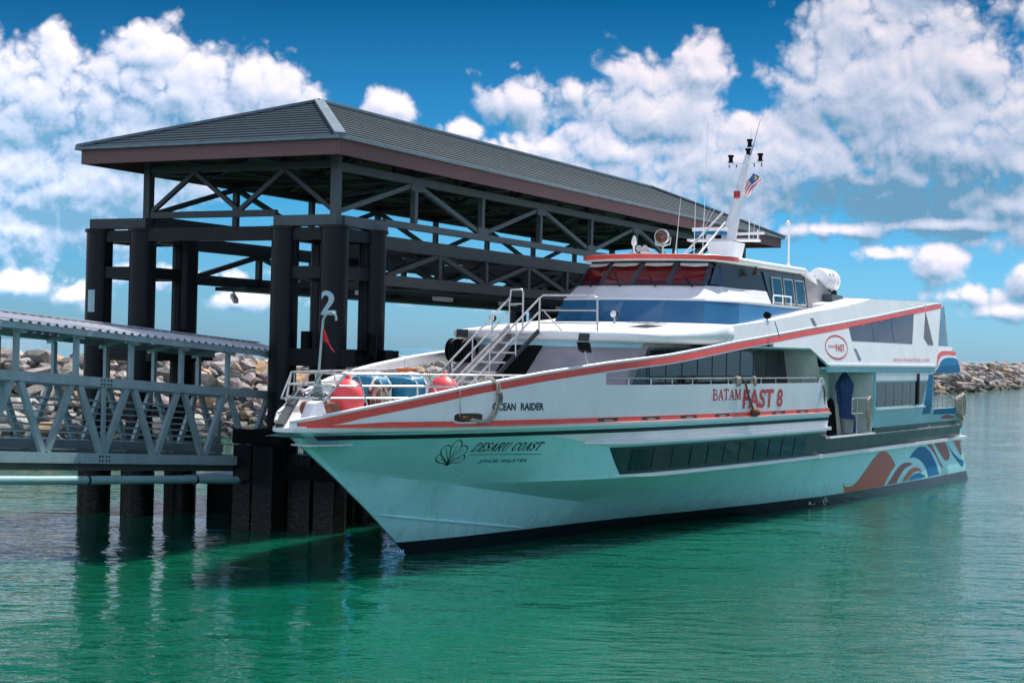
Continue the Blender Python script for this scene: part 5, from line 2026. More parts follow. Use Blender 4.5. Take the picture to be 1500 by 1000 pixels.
for side in (1, -1):
    s_end = 1.95
    for z, s0 in ((3.955, -3.35), (3.715, -3.62), (3.47, -3.75)):
        zz = lambda s, z=z: z
        S_ = [lerp(s0, s_end if z > 3.9 else (.6 if z > 3.6 else -1.1), i / 12) for i in range(13)]
        one('tube', [fw(s, side * rt(s), z) for s in S_], .021, 7, name='guard_rail', m=STEEL, parent=ferry, smooth=60)
    # raked end stanchion
    one('tube', [fw(-3.78, side * (rt(-3.78)), 3.40), fw(-3.35, side * rt(-3.35), 3.955)], .024, 7, name='rail_stanchion', m=STEEL, parent=ferry)
    for st, sb in ((-3.1, -2.92), (-1.55, -1.32), (-.35, -.2), (.5, .55)):
        one('tube', [fw(st, side * rt(st), 3.955), fw(sb, side * (rt(sb) + .06), sint(SH, sb) - .05)], .019, 7, name='rail_stanchion', m=STEEL, parent=ferry)
    one('tube', [fw(2.1, side * (tm(2.1) - .12), 3.94), fw(3.2, side * (tm(3.2) - .10), 3.97), fw(3.9, side * (tm(3.9) - .1), 4.02)], .018, 6, name='guard_rail', m=STEEL, parent=ferry)
    one('tube', [fw(2.6, side * (tm(2.6) - .12), 3.6), fw(2.6, side * (tm(2.6) - .12), 3.955)], .018, 6, name='rail_stanchion', m=STEEL, parent=ferry)
    # mooring deck loops
    for s in (.0, .25):
        one('tube', [fw(s, side * (tm(s) - .35), 3.3), fw(s, side * (tm(s) - .35), 3.78), fw(s + .06, side * (tm(s) - .35), 3.84), fw(s + .45, side * (tm(s) - .35), 3.84)], .02, 6, name='mooring_loop', m=STEEL, parent=ferry)
# closed pulpit ladder shapes at the starboard bow
pl = MB()
A = [fw(-3.35, -rt(-3.35), 3.955), fw(-3.95, -.45, 3.45), fw(-4.1, .1, 3.42), fw(-3.8, .35, 3.47)]
pl.tube([A[0], A[1], A[3]], .022, 6)
pl.tube([fw(-3.5, -.45, 3.70), fw(-3.62, .5, 3.715)], .018, 6)
pl.tube([fw(-3.35, -rt(-3.35), 3.955), fw(-3.35, rt(-3.35), 3.955)], .022, 6)
pl.tube([fw(-3.75, -.3, 3.46), fw(-3.35, -.2, 3.955)], .016, 6)
pl.tube([fw(-3.75, .05, 3.46), fw(-3.35, .1, 3.955)], .016, 6)
pl.build('pulpit', STEEL, ferry)
# hawse opening with bolted lip, port side
hw = MB()
loop = []
for i in range(24):
    a = 2 * math.pi * i / 24
    ca_, sa_ = math.cos(a), math.sin(a)
    q = 2 / 4.0
    s = -.69 + .40 * math.copysign(abs(ca_) ** q, ca_)
    z = 3.075 + .105 * math.copysign(abs(sa_) ** q, sa_)
    loop.append((s, z))
decal('hawse_hole', loop, mat('hawse_shadow', (.05, .042, .03), .8, var=.4), .008)
hw.tube([fw(s, side_t(s, z) + .015, z) for s, z in loop], .022, 6, closed=True)
hw.build('hawse_lip', WB, ferry, smooth=60)
one('lathe', [(.05, -.2), (.06, -.18), (.06, .18), (.05, .2)], fw(-.72, side_t(-.7, 3.07) + .0, 3.07), 10, 'x', name='hawse_roller', m=RUST, parent=ferry, smooth=50)

# --- stairs from the foredeck to the upper deck
stair = empty('stair', (0, 0, 0))
stair.parent = ferry
SA, SB = (1.1, 2.86), (4.95, 4.98)
for t, hh_, m_ in ((-.40, .34, GREY), (.40, .10, FRAME)):
    one('beam', fw(SA[0], t, SA[1]), fw(SB[0], t, SB[1]), .05, hh_, name='stringer', m=m_, parent=stair)
for i in range(9):
    u = (i + .7) / 9
    s, z = lerp(SA[0], SB[0], u), lerp(SA[1], SB[1], u)
    one('box', s - .14, s + .14, -.375, .375, z - .02, z + .02, name='tread', m=mat('tread_alloy', (.45, .46, .46), .5), parent=stair)
for t, lo in ((-.42, (2.0, 4.07)), (.42, (.95, 3.55))):
    hi = (4.93, 5.78)
    for dz_ in (0, -.32):
        one('tube', [fw(lo[0] - .1, t, lo[1] - .15 + dz_), fw(lo[0], t, lo[1] + dz_), fw(hi[0], t, hi[1] + dz_)], .024, 7, name='handrail', m=STEEL, parent=stair)
    for u in (.12, .42, .72, 1.0):
        s, z = lerp(lo[0], hi[0], u), lerp(lo[1], hi[1], u)
        zb = lerp(SA[1], SB[1], (s - SA[0]) / (SB[0] - SA[0]))
        one('tube', [fw(s, t, max(2.85, zb)), fw(s, t, z)], .018, 6, name='baluster', m=STEEL, parent=stair)
# landing rails on the upper deck
lr = MB()
lr.tube([fw(4.93, -.42, 5.70), fw(4.95, -.40, 5.98), fw(4.99, -.12, 5.99), fw(5.0, -.08, 5.9), fw(5.0, -.08, 5.0)], .024, 7)
lr.tube([fw(4.95, -.40, 5.62), fw(5.0, -.08, 5.64)], .018, 6)
lr.build('landing_rail', STEEL, stair, smooth=60)
lr = MB()
lr.tube([fw(4.93, .42, 5.0), fw(4.93, .42, 5.78), fw(4.98, .48, 5.85), fw(5.35, 1.62, 5.86), fw(5.4, 1.75, 5.82), fw(5.42, 1.76, 5.0)], .024, 7)
lr.tube([fw(4.95, .45, 5.48), fw(5.42, 1.75, 5.50)], .018, 6)
lr.tube([fw(4.95, .45, 5.18), fw(5.42, 1.75, 5.19)], .018, 6)
lr.tube([fw(4.98, .48, 5.5), fw(5.2, .9, 5.0)], .016, 6)
lr.build('landing_rail', STEEL, stair, smooth=60)

# --- lamps and fittings on the upper deck front
def ball_lamp(s, t, z, label):
    o = empty('deck_lamp', to_world(s, t, z), FROT, label, 'lamp')
    one('lathe', [(.05, 0), (.03, .03), (.02, .12), (.02, .16)], (0, 0, 0), 10, name='bracket', m=STEEL, parent=o)
    prof_ = [(.02, -.09), (.075, -.06), (.10, 0), (.085, .05), (.03, .09)]
    one('lathe', prof_, (0, 0, .24), 16, 'x', name='lamp_shell', m=BLACK, parent=o, smooth=60)
    one('lathe', [(.085, -.07), (.07, -.1), (.02, -.115)], (0, 0, .24), 16, 'x', name='lens', m=LAMPG, parent=o, smooth=60)
    return o


ball_lamp(7.55, 1.15, 5.235, 'round chrome deck lamp standing before the blue wheelhouse skirt')
ball_lamp(5.7, -1.35, 5.05, 'small brass deck lamp on the brow left of the stair handrails')
hz = empty('deck_hatch', to_world(7.7, 2.0, 5.245), FROT, 'flat scuffed hatch cover on the white brow deck', 'hatch')
one('box', -.55, .55, -.3, .3, 0, .035, name='lid', m=mat('scuffed_white', (.55, .56, .57), .6, var=.3, scale=9), parent=hz, bevel=.01)
one('box', -.2, .2, -.03, .03, .036, .05, name='handle', m=RUST, parent=hz)
# flood lamp on the port bulwark
fl = empty('flood_lamp', to_world(3.3, tm(3.3) - .05, 4.16), FROT, 'square black flood lamp on a short stem at the port bulwark', 'lamp')
one('tube', [(0, 0, 0), (-.18, 0, .3), (-.22, 0, .42)], .018, 6, name='stem', m=STEEL, parent=fl)
one('hexa', [(-.30, -.13, .38), (-.12, -.13, .32), (-.12, .13, .32), (-.30, .13, .38), (-.36, -.14, .56), (-.22, -.14, .54), (-.22, .14, .54), (-.36, .14, .56)], name='lamp_head', m=BLACK, parent=fl, bevel=.01)
one('hexa', [(-.34, -.12, .58), (-.25, -.12, .58), (-.25, .12, .58), (-.34, .12, .58), (-.30, -.12, .76), (-.20, -.12, .74), (-.20, .12, .74), (-.30, .12, .76)], name='lamp_head', m=FRAME, parent=fl, bevel=.01)
# small lamp over the wing
o = empty('wing_lamp', to_world(12.75, 3.25, 5.47), FROT, 'small black lamp on the white wing above the saloon windows', 'lamp')
one('lathe', [(.03, 0), (.025, .08)], (0, 0, 0), 8, name='stem', m=STEEL, parent=o)
one('lathe', [(.03, -.1), (.10, -.05), (.10, .06), (.05, .1)], (0, 0, .15), 12, 'x', name='lamp_shell', m=BLACK, parent=o, smooth=50)
one('beam', (.05, -.2, -.02), (.12, -.33, -.45), .05, .02, name='cable_trunk', m=BLUEW, parent=o)
# bell
o = empty('ship_bell', to_world(14.6, 2.16, 7.06), FROT, 'small dark bell hanging under the wheelhouse roof edge', 'bell')
one('lathe', [(.02, .0), (.05, -.04), (.07, -.14), (.12, -.22), (.13, -.24)], (0, 0, 0), 16, name='bell', m=mat('old_bronze', (.07, .065, .05), .4, metal=.6), parent=o, smooth=50)

# --- roof top gear
def gear(name, s, t, z, label, cat, group=None):
    return empty(name, to_world(s, t, z), FROT, label, cat, group)


sl = gear('searchlight', 12.1, .35, 7.25, 'round searchlight on a stand on the red edged wheelhouse roof', 'searchlight')
one('lathe', [(.12, 0), (.10, .04), (.03, .06), (.03, .28)], (0, 0, 0), 14, name='stand', m=STEEL, parent=sl, smooth=40)
yk = MB()
yk.tube([(0, -.24, .52), (0, -.22, .32), (0, 0, .27), (0, .22, .32), (0, .24, .52)], .022, 6)
yk.build('yoke', STEEL, sl)
one('lathe', [(.05, .16), (.16, .10), (.21, -.02), (.215, -.12)], (0, 0, .52), 22, 'x', name='lamp_shell', m=STEEL, parent=sl, smooth=50)
one('lathe', [(.19, -.121), (.18, -.13), (.05, -.14)], (0, 0, .52), 22, 'x', name='lens', m=mat('amber_lens', (.12, .05, .03), .08), parent=sl, smooth=50)
hn = gear('air_horn', 11.7, .05, 7.25, 'twin trumpet white air horn beside the searchlight', 'horn')
one('box', -.08, .08, -.16, .16, 0, .10, name='base', m=WB, parent=hn)
for y in (-.09, .09):
    one('lathe', [(.025, .12), (.03, -.05), (.05, -.22), (.09, -.33)], (0, y, .16), 14, 'x', name='trumpet', m=STEEL, parent=hn, smooth=50)
dm = gear('antenna_dome', 11.75, -.38, 7.25, 'small white pear shaped antenna on the front of the wheelhouse roof', 'antenna')
one('lathe', [(.09, 0), (.07, .06), (.03, .1), (.03, .25), (.07, .30), (.075, .38), (.05, .48), (.01, .55)], (0, 0, 0), 16, name='dome', m=WB, parent=dm, smooth=50)
one('box', -.12, .12, -.1, .1, .0, .05, name='base', m=mat('pink_primer', (.45, .2, .15), .6), parent=dm)
# mast
mast = gear('mast', 17.45, 0, 7.24, 'raked white mast with crossbars and radar platform on the wheelhouse roof', 'mast')
LOCM = lambda s, t, z: (s - 17.45, -t, z - 7.24)
one('hexa', [LOCM(16.9, .28, 7.24), LOCM(18.0, .28, 7.24), LOCM(18.0, -.28, 7.24), LOCM(16.9, -.28, 7.24),
             LOCM(16.95, .42, 8.0), LOCM(18.25, .34, 8.0), LOCM(18.25, -.34, 8.0), LOCM(16.95, -.42, 8.0)], name='mast_base', m=W, parent=mast, bevel=.03)
one('tube', [LOCM(17.65, 0, 8.0), LOCM(18.45, 0, 9.5), LOCM(19.15, 0, 10.85)], [.24, .15, .10], 16, name='mast_tube', m=W, parent=mast, smooth=50)
one('beam', LOCM(17.3, -1.15, 8.05), LOCM(17.6, 1.05, 8.05), .5, .06, name='platform', m=W, parent=mast)
one('beam', LOCM(17.9, .1, 8.28), LOCM(18.0, 1.05, 8.30), .12, .07, name='side_arm', m=W, parent=mast)
one('beam', LOCM(18.95, -.58, 10.58), LOCM(18.95, .58, 10.62), .05, .05, name='crossbar', m=W, parent=mast)
for t in (-.55, -.3, .3, .55):
    one('beam', LOCM(18.95, t, 10.48), LOCM(18.95, t, 10.60), .03, .03, name='halyard_cleat', m=RUST, parent=mast)
for s, t, z in ((18.95, -.5, 10.64), (18.95, .5, 10.66), (19.16, 0, 10.86), (19.22, .02, 11.16)):
    one('lathe', [(.09, 0), (.09, .03), (.065, .04), (.065, .17), (.095, .18), (.095, .24)], LOCM(s, t, z), 12, name='navigation_light', m=BLACK, parent=mast, smooth=40)
one('lathe', [(.10, 0), (.10, .2)], LOCM(18.25, .02, 9.45), 12, name='red_light', m=mat('red_lens', (.45, .01, .01), .3), parent=mast, smooth=40)
one('tube', [LOCM(19.25, .05, 10.9), LOCM(19.75, .16, 12.1)], [.022, .008], 6, name='top_rod', m=STEEL, parent=mast)
one('tube', [LOCM(19.2, .05, 10.9), LOCM(19.25, .05, 11.75)], [.012, .006], 5, name='top_rod', m=STEEL, parent=mast)
for t0, t1, s1 in ((.85, .5, 17.6), (1.0, .56, 17.7), (-.9, -.5, 17.2), (-.6, -.3, 16.8)):
    one('tube', [LOCM(s1, t0, 8.07), LOCM(18.95, t1, 10.5)], .007, 4, name='halyard', m=WB, parent=mast)
for t in (.72, 1.0):
    one('tube', [LOCM(17.6, t, 8.08), LOCM(17.6, t, 8.08 + (.75 if t < .8 else .3))], .022, 6, name='platform_post', m=W, parent=mast)
for (s0, t0), (s1, z1) in (((14.3, -.1), (17.3, 8.95)), ((14.6, .25), (17.4, 8.6))):
    one('tube', [LOCM(s0, t0, 7.3), LOCM(s1, 0, z1)], .035, 7, name='stay_strut', m=STEEL, parent=mast)
rd = gear('radar_scanner', 17.3, -.45, 8.08, 'white radar scanner box with blue band on the mast platform', 'radar')
one('lathe', [(.16, 0), (.13, .1), (.13, .14)], (0, 0, 0), 14, name='pedestal', m=WB, parent=rd, smooth=40)
one('box', -.16, .16, -.55, .55, .24, .36, name='scanner_bar', m=WB, parent=rd, bevel=.03)
one('box', -.165, .165, -.5, .5, .14, .235, name='scanner_band', m=BLUEW, parent=rd, bevel=.02)
# Malaysian ensign
def flag_mesh(name, origin, hoist, fly, m_rows, parent):
    pass


fg = gear('ensign', 18.9, .32, 10.2, 'red and white striped flag with blue canton on the mast halyard', 'flag')
stripe_r = mat('flag_red', (.62, .04, .05), .7)
stripe_w = mat('flag_white', (.80, .78, .78), .7)
blue_c = mat('flag_blue', (.02, .09, .30), .7)
yel = mat('flag_yellow', (.75, .55, .05), .7)


def flag_pt(u, v):
    # u along the fly, v across it from the hoist's top: a soft flag trailing down and forward
    X = -.02 - .40 * u + .28 * v * (1 - .25 * u) + .03 * math.sin(6 * u + 2 * v)
    Z = .10 - .62 * u - .20 * v + .03 * math.sin(5 * u - 3 * v)
    Dp = .07 * math.sin(8 * u + 2.5 * v)
    return (.5 * X - .866 * Dp, -.866 * X - .5 * Dp, Z)


for k in range(8):
    rows = []
    for v in (k / 8, (k + .5) / 8, (k + 1) / 8):
        rows.append([flag_pt(u / 14, v) for u in range(0 if k > 4 else 6, 15)])
    back_ = [[(a + .006, b_ + .004, c) for a, b_, c in r] for r in rows]
    MB().grid(rows, back_).build('flag_stripe', stripe_r if k % 2 == 0 else stripe_w, fg, smooth=60)
rows = [[flag_pt(u / 14, v * .625 / 4) for u in range(0, 7)] for v in range(5)]
back_ = [[(a + .006, b_ + .004, c) for a, b_, c in r] for r in rows]
MB().grid(rows, back_).build('flag_canton', blue_c, fg, smooth=60)
c0 = Vector(flag_pt(.2, .31))
MB().tube([c0 + Vector((-.03, -.03 + .06 * math.cos(a), .06 * math.sin(a))) for a in [R(50) + R(260) * i / 9 for i in range(10)]], .010, 5).build('crescent', yel, fg)
MB().lathe([(.035, -.01), (.035, .0)], tuple(c0 + Vector((-.035, -.05, 0))), 7, 'x').build('star', yel, fg)
one('tube', [(.02, .32, .34), (.0, .30, -.3)], .008, 5, name='hoist_line', m=WB, parent=fg)
# whip antennas
for s, t, z0, z1, ds, lab in ((15.7, 0, 7.27, 11.5, .2, 'tallest whip antenna rising from the wheelhouse roof'),
                             (13.75, 0, 7.27, 9.05, .28, 'short leaning whip antenna between searchlight and mast'),
                             (16.2, -.5, 7.27, 9.75, .05, 'medium whip antenna close before the radar scanner')):
    w = gear('whip_antenna', s, t, z0, lab, 'antenna', 'whip antennas on the wheelhouse roof')
    one('lathe', [(.05, 0), (.03, .08), (.025, .22), (.015, .25)], (0, 0, 0), 8, name='mount', m=WB, parent=w)
    one('tube', [(0, 0, .22), (ds, 0, z1 - z0)], [.013, .006], 5, name='whip', m=WB, parent=w)
ap = gear('camera_post', 20.6, .9, 6.9, 'thin white post with hooked camera head aft of the wheelhouse', 'camera post')
one('tube', [(0, 0, 0), (0, 0, 1.88), (-.02, 0, 1.97), (-.10, 0, 2.0)], .03, 7, name='post', m=WB, parent=ap, smooth=50)
one('lathe', [(.08, 0), (.07, .06), (.02, .11)], (-.16, 0, 1.87), 10, name='camera_head', m=WB, parent=ap, smooth=50)
for y in (-.17, .17):
    one('tube', [(.05, y, -.1), (0, 0, .75)], .02, 6, name='foot', m=WB, parent=ap)
# life raft canister
lf = gear('life_raft', 21.6, 1.75, 6.5, 'white barrel shaped life raft canister on the roof aft of the wheelhouse', 'life raft')
one('lathe', [(.28, -.66), (.36, -.62), (.39, -.5), (.39, -.04), (.41, -.03), (.41, .03), (.39, .04), (.39, .5), (.36, .62), (.28, .66)], (0, 0, .5), 28, 'x', name='canister', m=WB, parent=lf, smooth=35)
for x in (-.3, .3):
    one('lathe', [(.40, -.02), (.40, .02)], (x, 0, .5), 28, 'x', name='strap', m=CANVAS, parent=lf)
    one('box', x - .05, x + .05, -.34, .34, -.02, .2, name='cradle', m=FRAME, parent=lf)
pr, pf = text_pts('LIFE RAFT')
q = []
wrap('lettering', pr, pf, lambda a, b_: (-.55 + .5 * a, -.396 * math.cos(.35 + .18 * b_), .5 + .396 * math.sin(.35 + .18 * b_)), NAVY, lf)

# --- loose things on the foredeck
def buoy(s, t, z, rx, rz, label):
    o = empty('buoy', to_world(s, t, 2.84), FROT, label, 'buoy', 'pink inflatable fender buoys on the foredeck')
    prof_ = []
    for i in range(17):
        a = -math.pi / 2 + math.pi * i / 16
        taper = 1 - .16 * max(0, -math.sin(a)) ** 1.5
        prof_.append((max(.02, rx * math.cos(a) * taper), rz * math.sin(a)))
    one('lathe', prof_, (0, 0, z - 2.84), 36, name='float', m=BUOY, parent=o, smooth=80)
    one('lathe', [(.06, 0), (.06, .05), (.03, .1)], (0, 0, z - 2.84 + rz - .01), 12, name='eyelet', m=BUOY, parent=o, smooth=40)
    one('lathe', [(rx * .5, 0), (rx * .62, .04), (rx * .62, .08), (rx * .4, max(.1, z - rz - 2.84 + .05))], (0, 0, 0), 20, name='base_ring', m=BLACK, parent=o, smooth=40)
    lash = MB()
    lash.tube([(rx * 1.005 * math.cos(a), rx * 1.005 * math.sin(a), z - 2.84 + .01) for a in [i * math.pi / 16 for i in range(32)]], .008, 4, closed=True)
    lash.build('seam', BUOY, o)
    return o


buoy(-2.35, .0, 3.42, .37, .42, 'large pink red round buoy at the bow, crossed by the black chain')
buoy(.72, .4, 3.50, .35, .40, 'faded pink buoy at the foot of the grey stair')


def tarp(s, t, lx, ly, h, seed, label, m=TARP, rot=0.0):
    o = empty('tarpaulin_bundle', to_world(s, t, 2.845), FROT + rot, label, 'tarpaulin', 'covered bundles on the foredeck')
    rows = []
    n_, k_ = 40, 14
    for j in range(k_ + 1):
        v = j / k_
        r = []
        for i in range(n_ + 1):
            a = 2 * math.pi * i / n_
            e = .45
            ca_, sa_ = math.cos(a), math.sin(a)
            if v < .62:
                hgt = h * v / .62
                rad = 1.0 - .12 * v + .07 * math.sin(a * 7 + seed) * (1 - v)
            else:
                q_ = (v - .62) / .38
                hgt = h + .10 * math.sin(q_ * math.pi / 2)
                rad = (1 - .075) * (1 - q_)
            px_ = lx / 2 * math.copysign(abs(ca_) ** e, ca_) * rad
            py_ = ly / 2 * math.copysign(abs(sa_) ** e, sa_) * rad
            p = Vector((px_, py_, hgt))
            d = noise.noise_vector(p * 3.2 + Vector((seed * 5.1, 0, 0))) * .055
            r.append(tuple(p + d if v > .02 else p))
        rows.append(r)
    MB().grid(rows).build('cover', m, o, smooth=70)
    st = MB()
    for x_ in (-.18 * lx, .25 * lx):
        st.tube([(x_, -ly / 2 - .03, .1), (x_, -ly / 2 * .95 - .03, h * .9), (x_, -ly / 2 * .55, h + .09), (x_, 0, h + .125), (x_, ly / 2 * .6, h + .08), (x_, ly / 2 + .02, h * .8)], .035 if x_ > 0 else .02, 6)
    st.build('lashing', CANVAS, o)
    return o


tarp(-.75, -.55, .75, .75, .98, 1, 'blue tarpaulin covered bundle between the big buoy and the white lashing')
tarp(.02, -.15, .85, .8, .98, 2, 'bright blue wrapped bundle with broad white lashing next to the faded buoy')
rc = empty('rope_pile', to_world(-1.35, -.2, 2.845), FROT, 'tangled tan mooring rope hanging in loops between buoy and tarpaulin', 'rope')
one('box', -.22, .22, -.25, .25, 0, .55, name='bollard_block', m=BLACK, parent=rc, bevel=.04)
for k in range(6):
    a0 = k * .9
    loop = []
    for i in range(20):
        a = 2 * math.pi * i / 20
        loop.append((-.12 + .08 * k + .10 * math.cos(a), -.26 + .03 * math.sin(a * 2 + k), .62 + .24 * math.sin(a) - .03 * (k % 3)))
    one('tube', loop, .022, 6, True, True, name='rope_loop', m=ROPE if k % 3 else mat('red_rope', (.35, .06, .05), .8), parent=rc)
one('tube', [(-.2, -.2, .75), (.0, -.15, .95), (.3, .0, .98), (.55, .2, .82)], .03, 7, name='rope_end', m=ROPE, parent=rc, smooth=60)
ra = empty('life_buoy_ring', to_world(2.0, 1.35, 2.845), FROT, 'white coiled hose ring on deck beside the stair foot', 'hose coil')
for k in range(4):
    one('tube', [(.30 * math.cos(a) + .22 * k - .3, .34 * math.sin(a) * .6, .46 + .34 * math.sin(a)) for a in [i * math.pi / 10 for i in range(20)]], .055, 8, True, True, name='hose_turn', m=CANVAS, parent=ra, smooth=60)
# hose reel on the starboard side
hr_ = empty('hose_reel', to_world(5.15, -1.9, 2.845), FROT, 'black hose reel under the starboard brow corner', 'hose reel')
one('lathe', [(.30, -.32), (.30, -.28), (.16, -.26), (.16, .26), (.30, .28), (.30, .32)], (0, 0, 1.62), 24, 'y', name='drum', m=BLACK, parent=hr_, smooth=30)
for k in range(5):
    one('tube', [(.245 * math.cos(a), -.22 + .11 * k, 1.62 + .245 * math.sin(a)) for a in [i * math.pi / 12 for i in range(24)]], .05, 7, True, True, name='hose_turn', m=BLACK, parent=hr_, smooth=60)
for y in (-.36, .36):
    one('beam', (0, y, 0), (0, y, 1.64), .06, .06, name='leg', m=GREY, parent=hr_)
one('box', -.12, .12, -.1, .1, 1.95, 2.15, name='crank_box', m=FRAME, parent=hr_)
# orange locker + starboard rails in the background of the foredeck
lk = empty('orange_box', to_world(3.0, -2.1, 2.845), FROT, 'small orange box by the starboard bulwark', 'box')
one('box', -.13, .13, -.2, .2, 0, 1.12, name='box', m=mat('orange_plastic', (.62, .16, .03), .5), parent=lk, bevel=.02)
one('box', -.15, .15, -.22, .22, 1.12, 1.16, name='lid', m=mat('orange_plastic', (.62, .16, .03), .5), parent=lk)
# jackstaff with red pennant
js = empty('jackstaff', to_world(-2.95, -.3, 2.84), FROT, 'thin hooked pole standing at the bow rail', 'pole')
one('lathe', [(.13, 0), (.13, .02), (.11, .72), (.03, 1.1), (.03, 1.12)], (0, 0, 0), 8, name='socket', m=mat('pale_green_paint', (.16, .26, .25), .5), parent=js)
one('tube', [(0, 0, 1.0), (.12, 0, 2.18), (.15, -.02, 2.27), (.2, -.08, 2.34), (.24, -.15, 2.34), (.28, -.2, 2.27), (.28, -.21, 2.18)], .025, 8, name='staff', m=mat('pale_green_pipe', (.30, .42, .42), .4), parent=js, smooth=60)
pn_ = empty('pennant', to_world(-2.85, -.3, 4.9), FROT, 'limp red pennant on the hooked pole before pile two', 'pennant')
rows = []
for j in range(7):
    v = j / 6
    rows.append([(lerp(0, .03, v), -.32 * u * v * .9 + .03 * math.sin(6 * u + 3 * v) - .02, lerp(.0, -.30, v) - .12 * u * v - .1 * u) for u in [i / 5 for i in range(6)]])
MB().grid(rows, [[(a + .006, b_, c) for a, b_, c in r] for r in rows]).build('cloth', mat('red_cloth', (.66, .02, .04), .7), pn_, smooth=70)
# mooring lines on the port bulwark
mr_ = empty('mooring_rope', to_world(0, 0, 0), FROT, 'thick tan rope looped from rail through the hawse beside the ferry name', 'rope')
tS = lambda s, z, o=.06: fw(s, side_t(s, z) + o, z)
one('tube', [fw(-.1, tm(-.1) - .3, 3.80), fw(-.05, tm(0) - .1, 3.92), tS(.02, 3.78), tS(.08, 3.5), tS(.03, 3.3), tS(-.08, 3.12), tS(-.2, 3.02), tS(-.4, 3.0), tS(-.62, 3.05, .02)], .025, 8, name='rope', m=ROPE, parent=mr_, smooth=60)
one('tube', [fw(-.05, tm(-.1) - .3, 3.84), fw(.0, tm(0) - .1, 3.95), tS(.09, 3.78), tS(.15, 3.5), tS(.1, 3.27), tS(-.02, 3.08), tS(-.18, 2.975), tS(-.4, 2.98), tS(-.66, 3.03, .02)], .023, 8, name='rope', m=ROPE, parent=mr_, smooth=60)
one('tube', [tS(.085, 3.60, .09), tS(.115, 3.50, .09), tS(.10, 3.40, .09)], .055, 8, name='chafe_sleeve', m=ALUD, parent=mr_, smooth=60)
one('tube', [fw(-1.0, rt(-1.0), 3.95), tS(-.97, 3.6), tS(-.95, 3.2), tS(-.93, 3.1, .02)], .012, 5, name='rope', m=ROPE, parent=mr_)
rk = empty('heaving_line', to_world(0, 0, 0), FROT, 'dark rope hanging from the side rail over the red ferry name', 'rope')
one('tube', [fw(10.62, tm(10.6) - .05, 3.92), fw(10.7, tm(10.7) + .05, 3.82), tS(10.85, 3.5), tS(11.05, 3.25), tS(11.2, 3.08)], .03, 7, name='rope', m=mat('dark_rope', (.10, .09, .08), .9), parent=rk, smooth=60)
one('lathe', [(.08, -.16), (.12, -.1), (.12, .1), (.08, .16)], tS(11.3, 3.0, .07), 12, 'x', name='fender_pad', m=RUST, parent=rk, smooth=50)
for s, nk, lab in ((10.45, 5, 'first coil of tan rope hung on the side rail above the letters'), (11.45, 3, 'second smaller coil of rope hung on the side rail')):
    rr_o = empty('rope_coil', to_world(s, tm(s) - .05, 3.9), FROT, lab, 'rope coil', 'rope coils on the side rail')
    for k in range(nk):
        x_ = (k - nk / 2) * .06
        one('tube', [(x_ + .02 * math.sin(a), -.06 * math.cos(a), -.10 + .13 * math.sin(a)) for a in [i * math.pi / 8 for i in range(16)]], .022, 6, True, True, name='rope_turn', m=ROPE, parent=rr_o)
ra2 = empty('rope_coil', to_world(16.3, 3.6, 3.88), FROT, 'knot of white rope at the aft end of the side rail', 'rope coil', 'rope coils on the side rail')
for k in range(3):
    one('tube', [(.08 * math.cos(a), -.05 * math.cos(a + k), -.12 - .07 * k + .12 * math.sin(a)) for a in [i * math.pi / 8 for i in range(16)]], .026, 6, True, True, name='rope_turn', m=CANVAS, parent=ra2)
for k in range(3):
    one('tube', [(.02 * k, -.04, -.2), (.05 * k - .03, -.1, -.4), (.05 * k - .02, -.09, -.55 - .1 * k)], .014, 5, name='rope_end', m=ALUD, parent=ra2)
rb = empty('rope_coil', to_world(31.55, 3.55, 3.12), FROT, 'thick grey rope coil hung on the stern rail', 'rope coil')
for k in range(5):
    one('tube', [(.30 * math.cos(a) + .05 * k - .1, -.05 - .04 * k, -.32 + (.33 + .03 * k) * math.sin(a)) for a in [i * math.pi / 10 for i in range(20)]], .05, 7, True, True, name='rope_turn', m=ROPE, parent=rb, smooth=60)
for k in range(3):
    one('tube', [(-.1 + .12 * k, -.12, -.5), (-.05 + .1 * k, -.16, -.85), (.02 + .05 * k, -.15, -1.05 - .05 * k)], .035, 6, name='rope_end', m=ROPE, parent=rb, smooth=60)
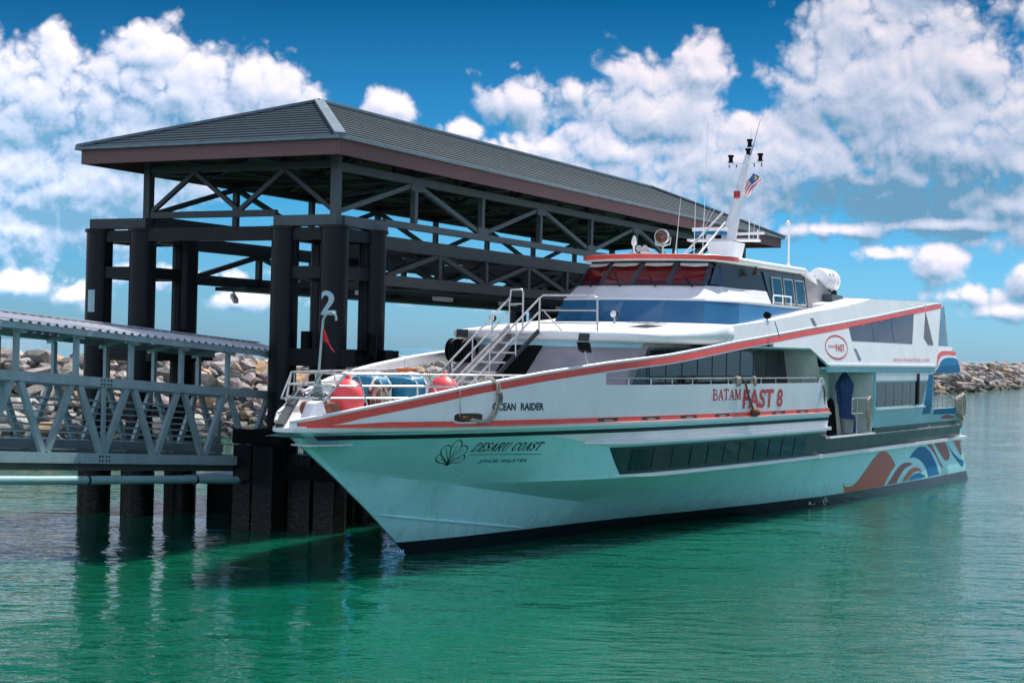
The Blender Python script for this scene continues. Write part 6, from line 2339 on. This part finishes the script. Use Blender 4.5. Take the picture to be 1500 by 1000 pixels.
# in the boarding doorway
td = empty('hanging_tarpaulin', to_world(20.35, 2.95, 2.145), FROT - .5, 'dark blue tarpaulin hung in the boarding doorway', 'tarpaulin')
rows = []
prof_ = [(0, .40), (.2, .41), (.45, .37), (.7, .30), (.95, .25), (1.2, .27), (1.4, .31), (1.55, .30), (1.75, .17), (1.93, .03)]
for z, wd in prof_:
    r = []
    for i in range(49):
        a = 2 * math.pi * i / 48
        r.append((wd * math.cos(a) * (1 + .16 * math.sin(6 * a + z * 2.2)), .30 * wd / .5 * math.sin(a) * (1 + .30 * math.sin(7 * a + z * 1.5)), z))
    rows.append(r)
MB().grid(rows).build('cloth', TARPD, td, smooth=70)
one('tube', [(0, 0, 1.9), (0, 0, 2.0)], .02, 6, name='tie', m=CANVAS, parent=td)
bk_ = empty('metal_bucket', to_world(19.72, 3.2, 2.145), FROT, 'grey metal bucket on the doorway floor before the tarpaulin', 'bucket')
one('lathe', [(.24, 0), (.27, .42), (.29, .43), (.27, .45), (.25, .44), (.22, .05)], (0, 0, 0), 20, name='body', m=mat('bucket_zinc', (.25, .28, .28), .5, metal=.3), parent=bk_, smooth=40)
dh = empty('duffel_bundle', to_world(18.75, 3.05, 2.145), FROT, 'black bundle and upright poles at the forward side of the doorway', 'bundle')
rows = []
for z, wd in [(0, .30), (.3, .30), (.6, .25), (.85, .19), (1.05, .11), (1.12, .03)]:
    rows.append([(wd * math.cos(2 * math.pi * i / 16) * (1 + .12 * math.sin(3 * i)), wd * .7 * math.sin(2 * math.pi * i / 16), z) for i in range(17)])
MB().grid(rows).build('bag', BLACK, dh, smooth=70)
for k in range(4):
    one('tube', [(-.1 + .1 * k, -.28, 0), (-.15 + .06 * k, -.2, .95)], .018, 5, name='pole', m=ROPE, parent=dh)
rd2 = empty('rope_coil', to_world(20.7, 3.6, 3.24), FROT, 'hank of pale rope tied on the doorway gate rail', 'rope coil')
for k in range(4):
    one('tube', [(.12 * math.cos(a) + .06 * k - .1, -.05, -.30 + (.26 + .03 * k) * math.sin(a)) for a in [i * math.pi / 8 for i in range(16)]], .034, 6, True, True, name='rope_turn', m=ROPE, parent=rd2)
for k in range(2):
    one('tube', [(.1 * k - .05, -.04, -.55), (.1 * k, -.05, -.85), (.08 * k - .02, -.04, -1.02)], .022, 5, name='rope_end', m=ROPE, parent=rd2)
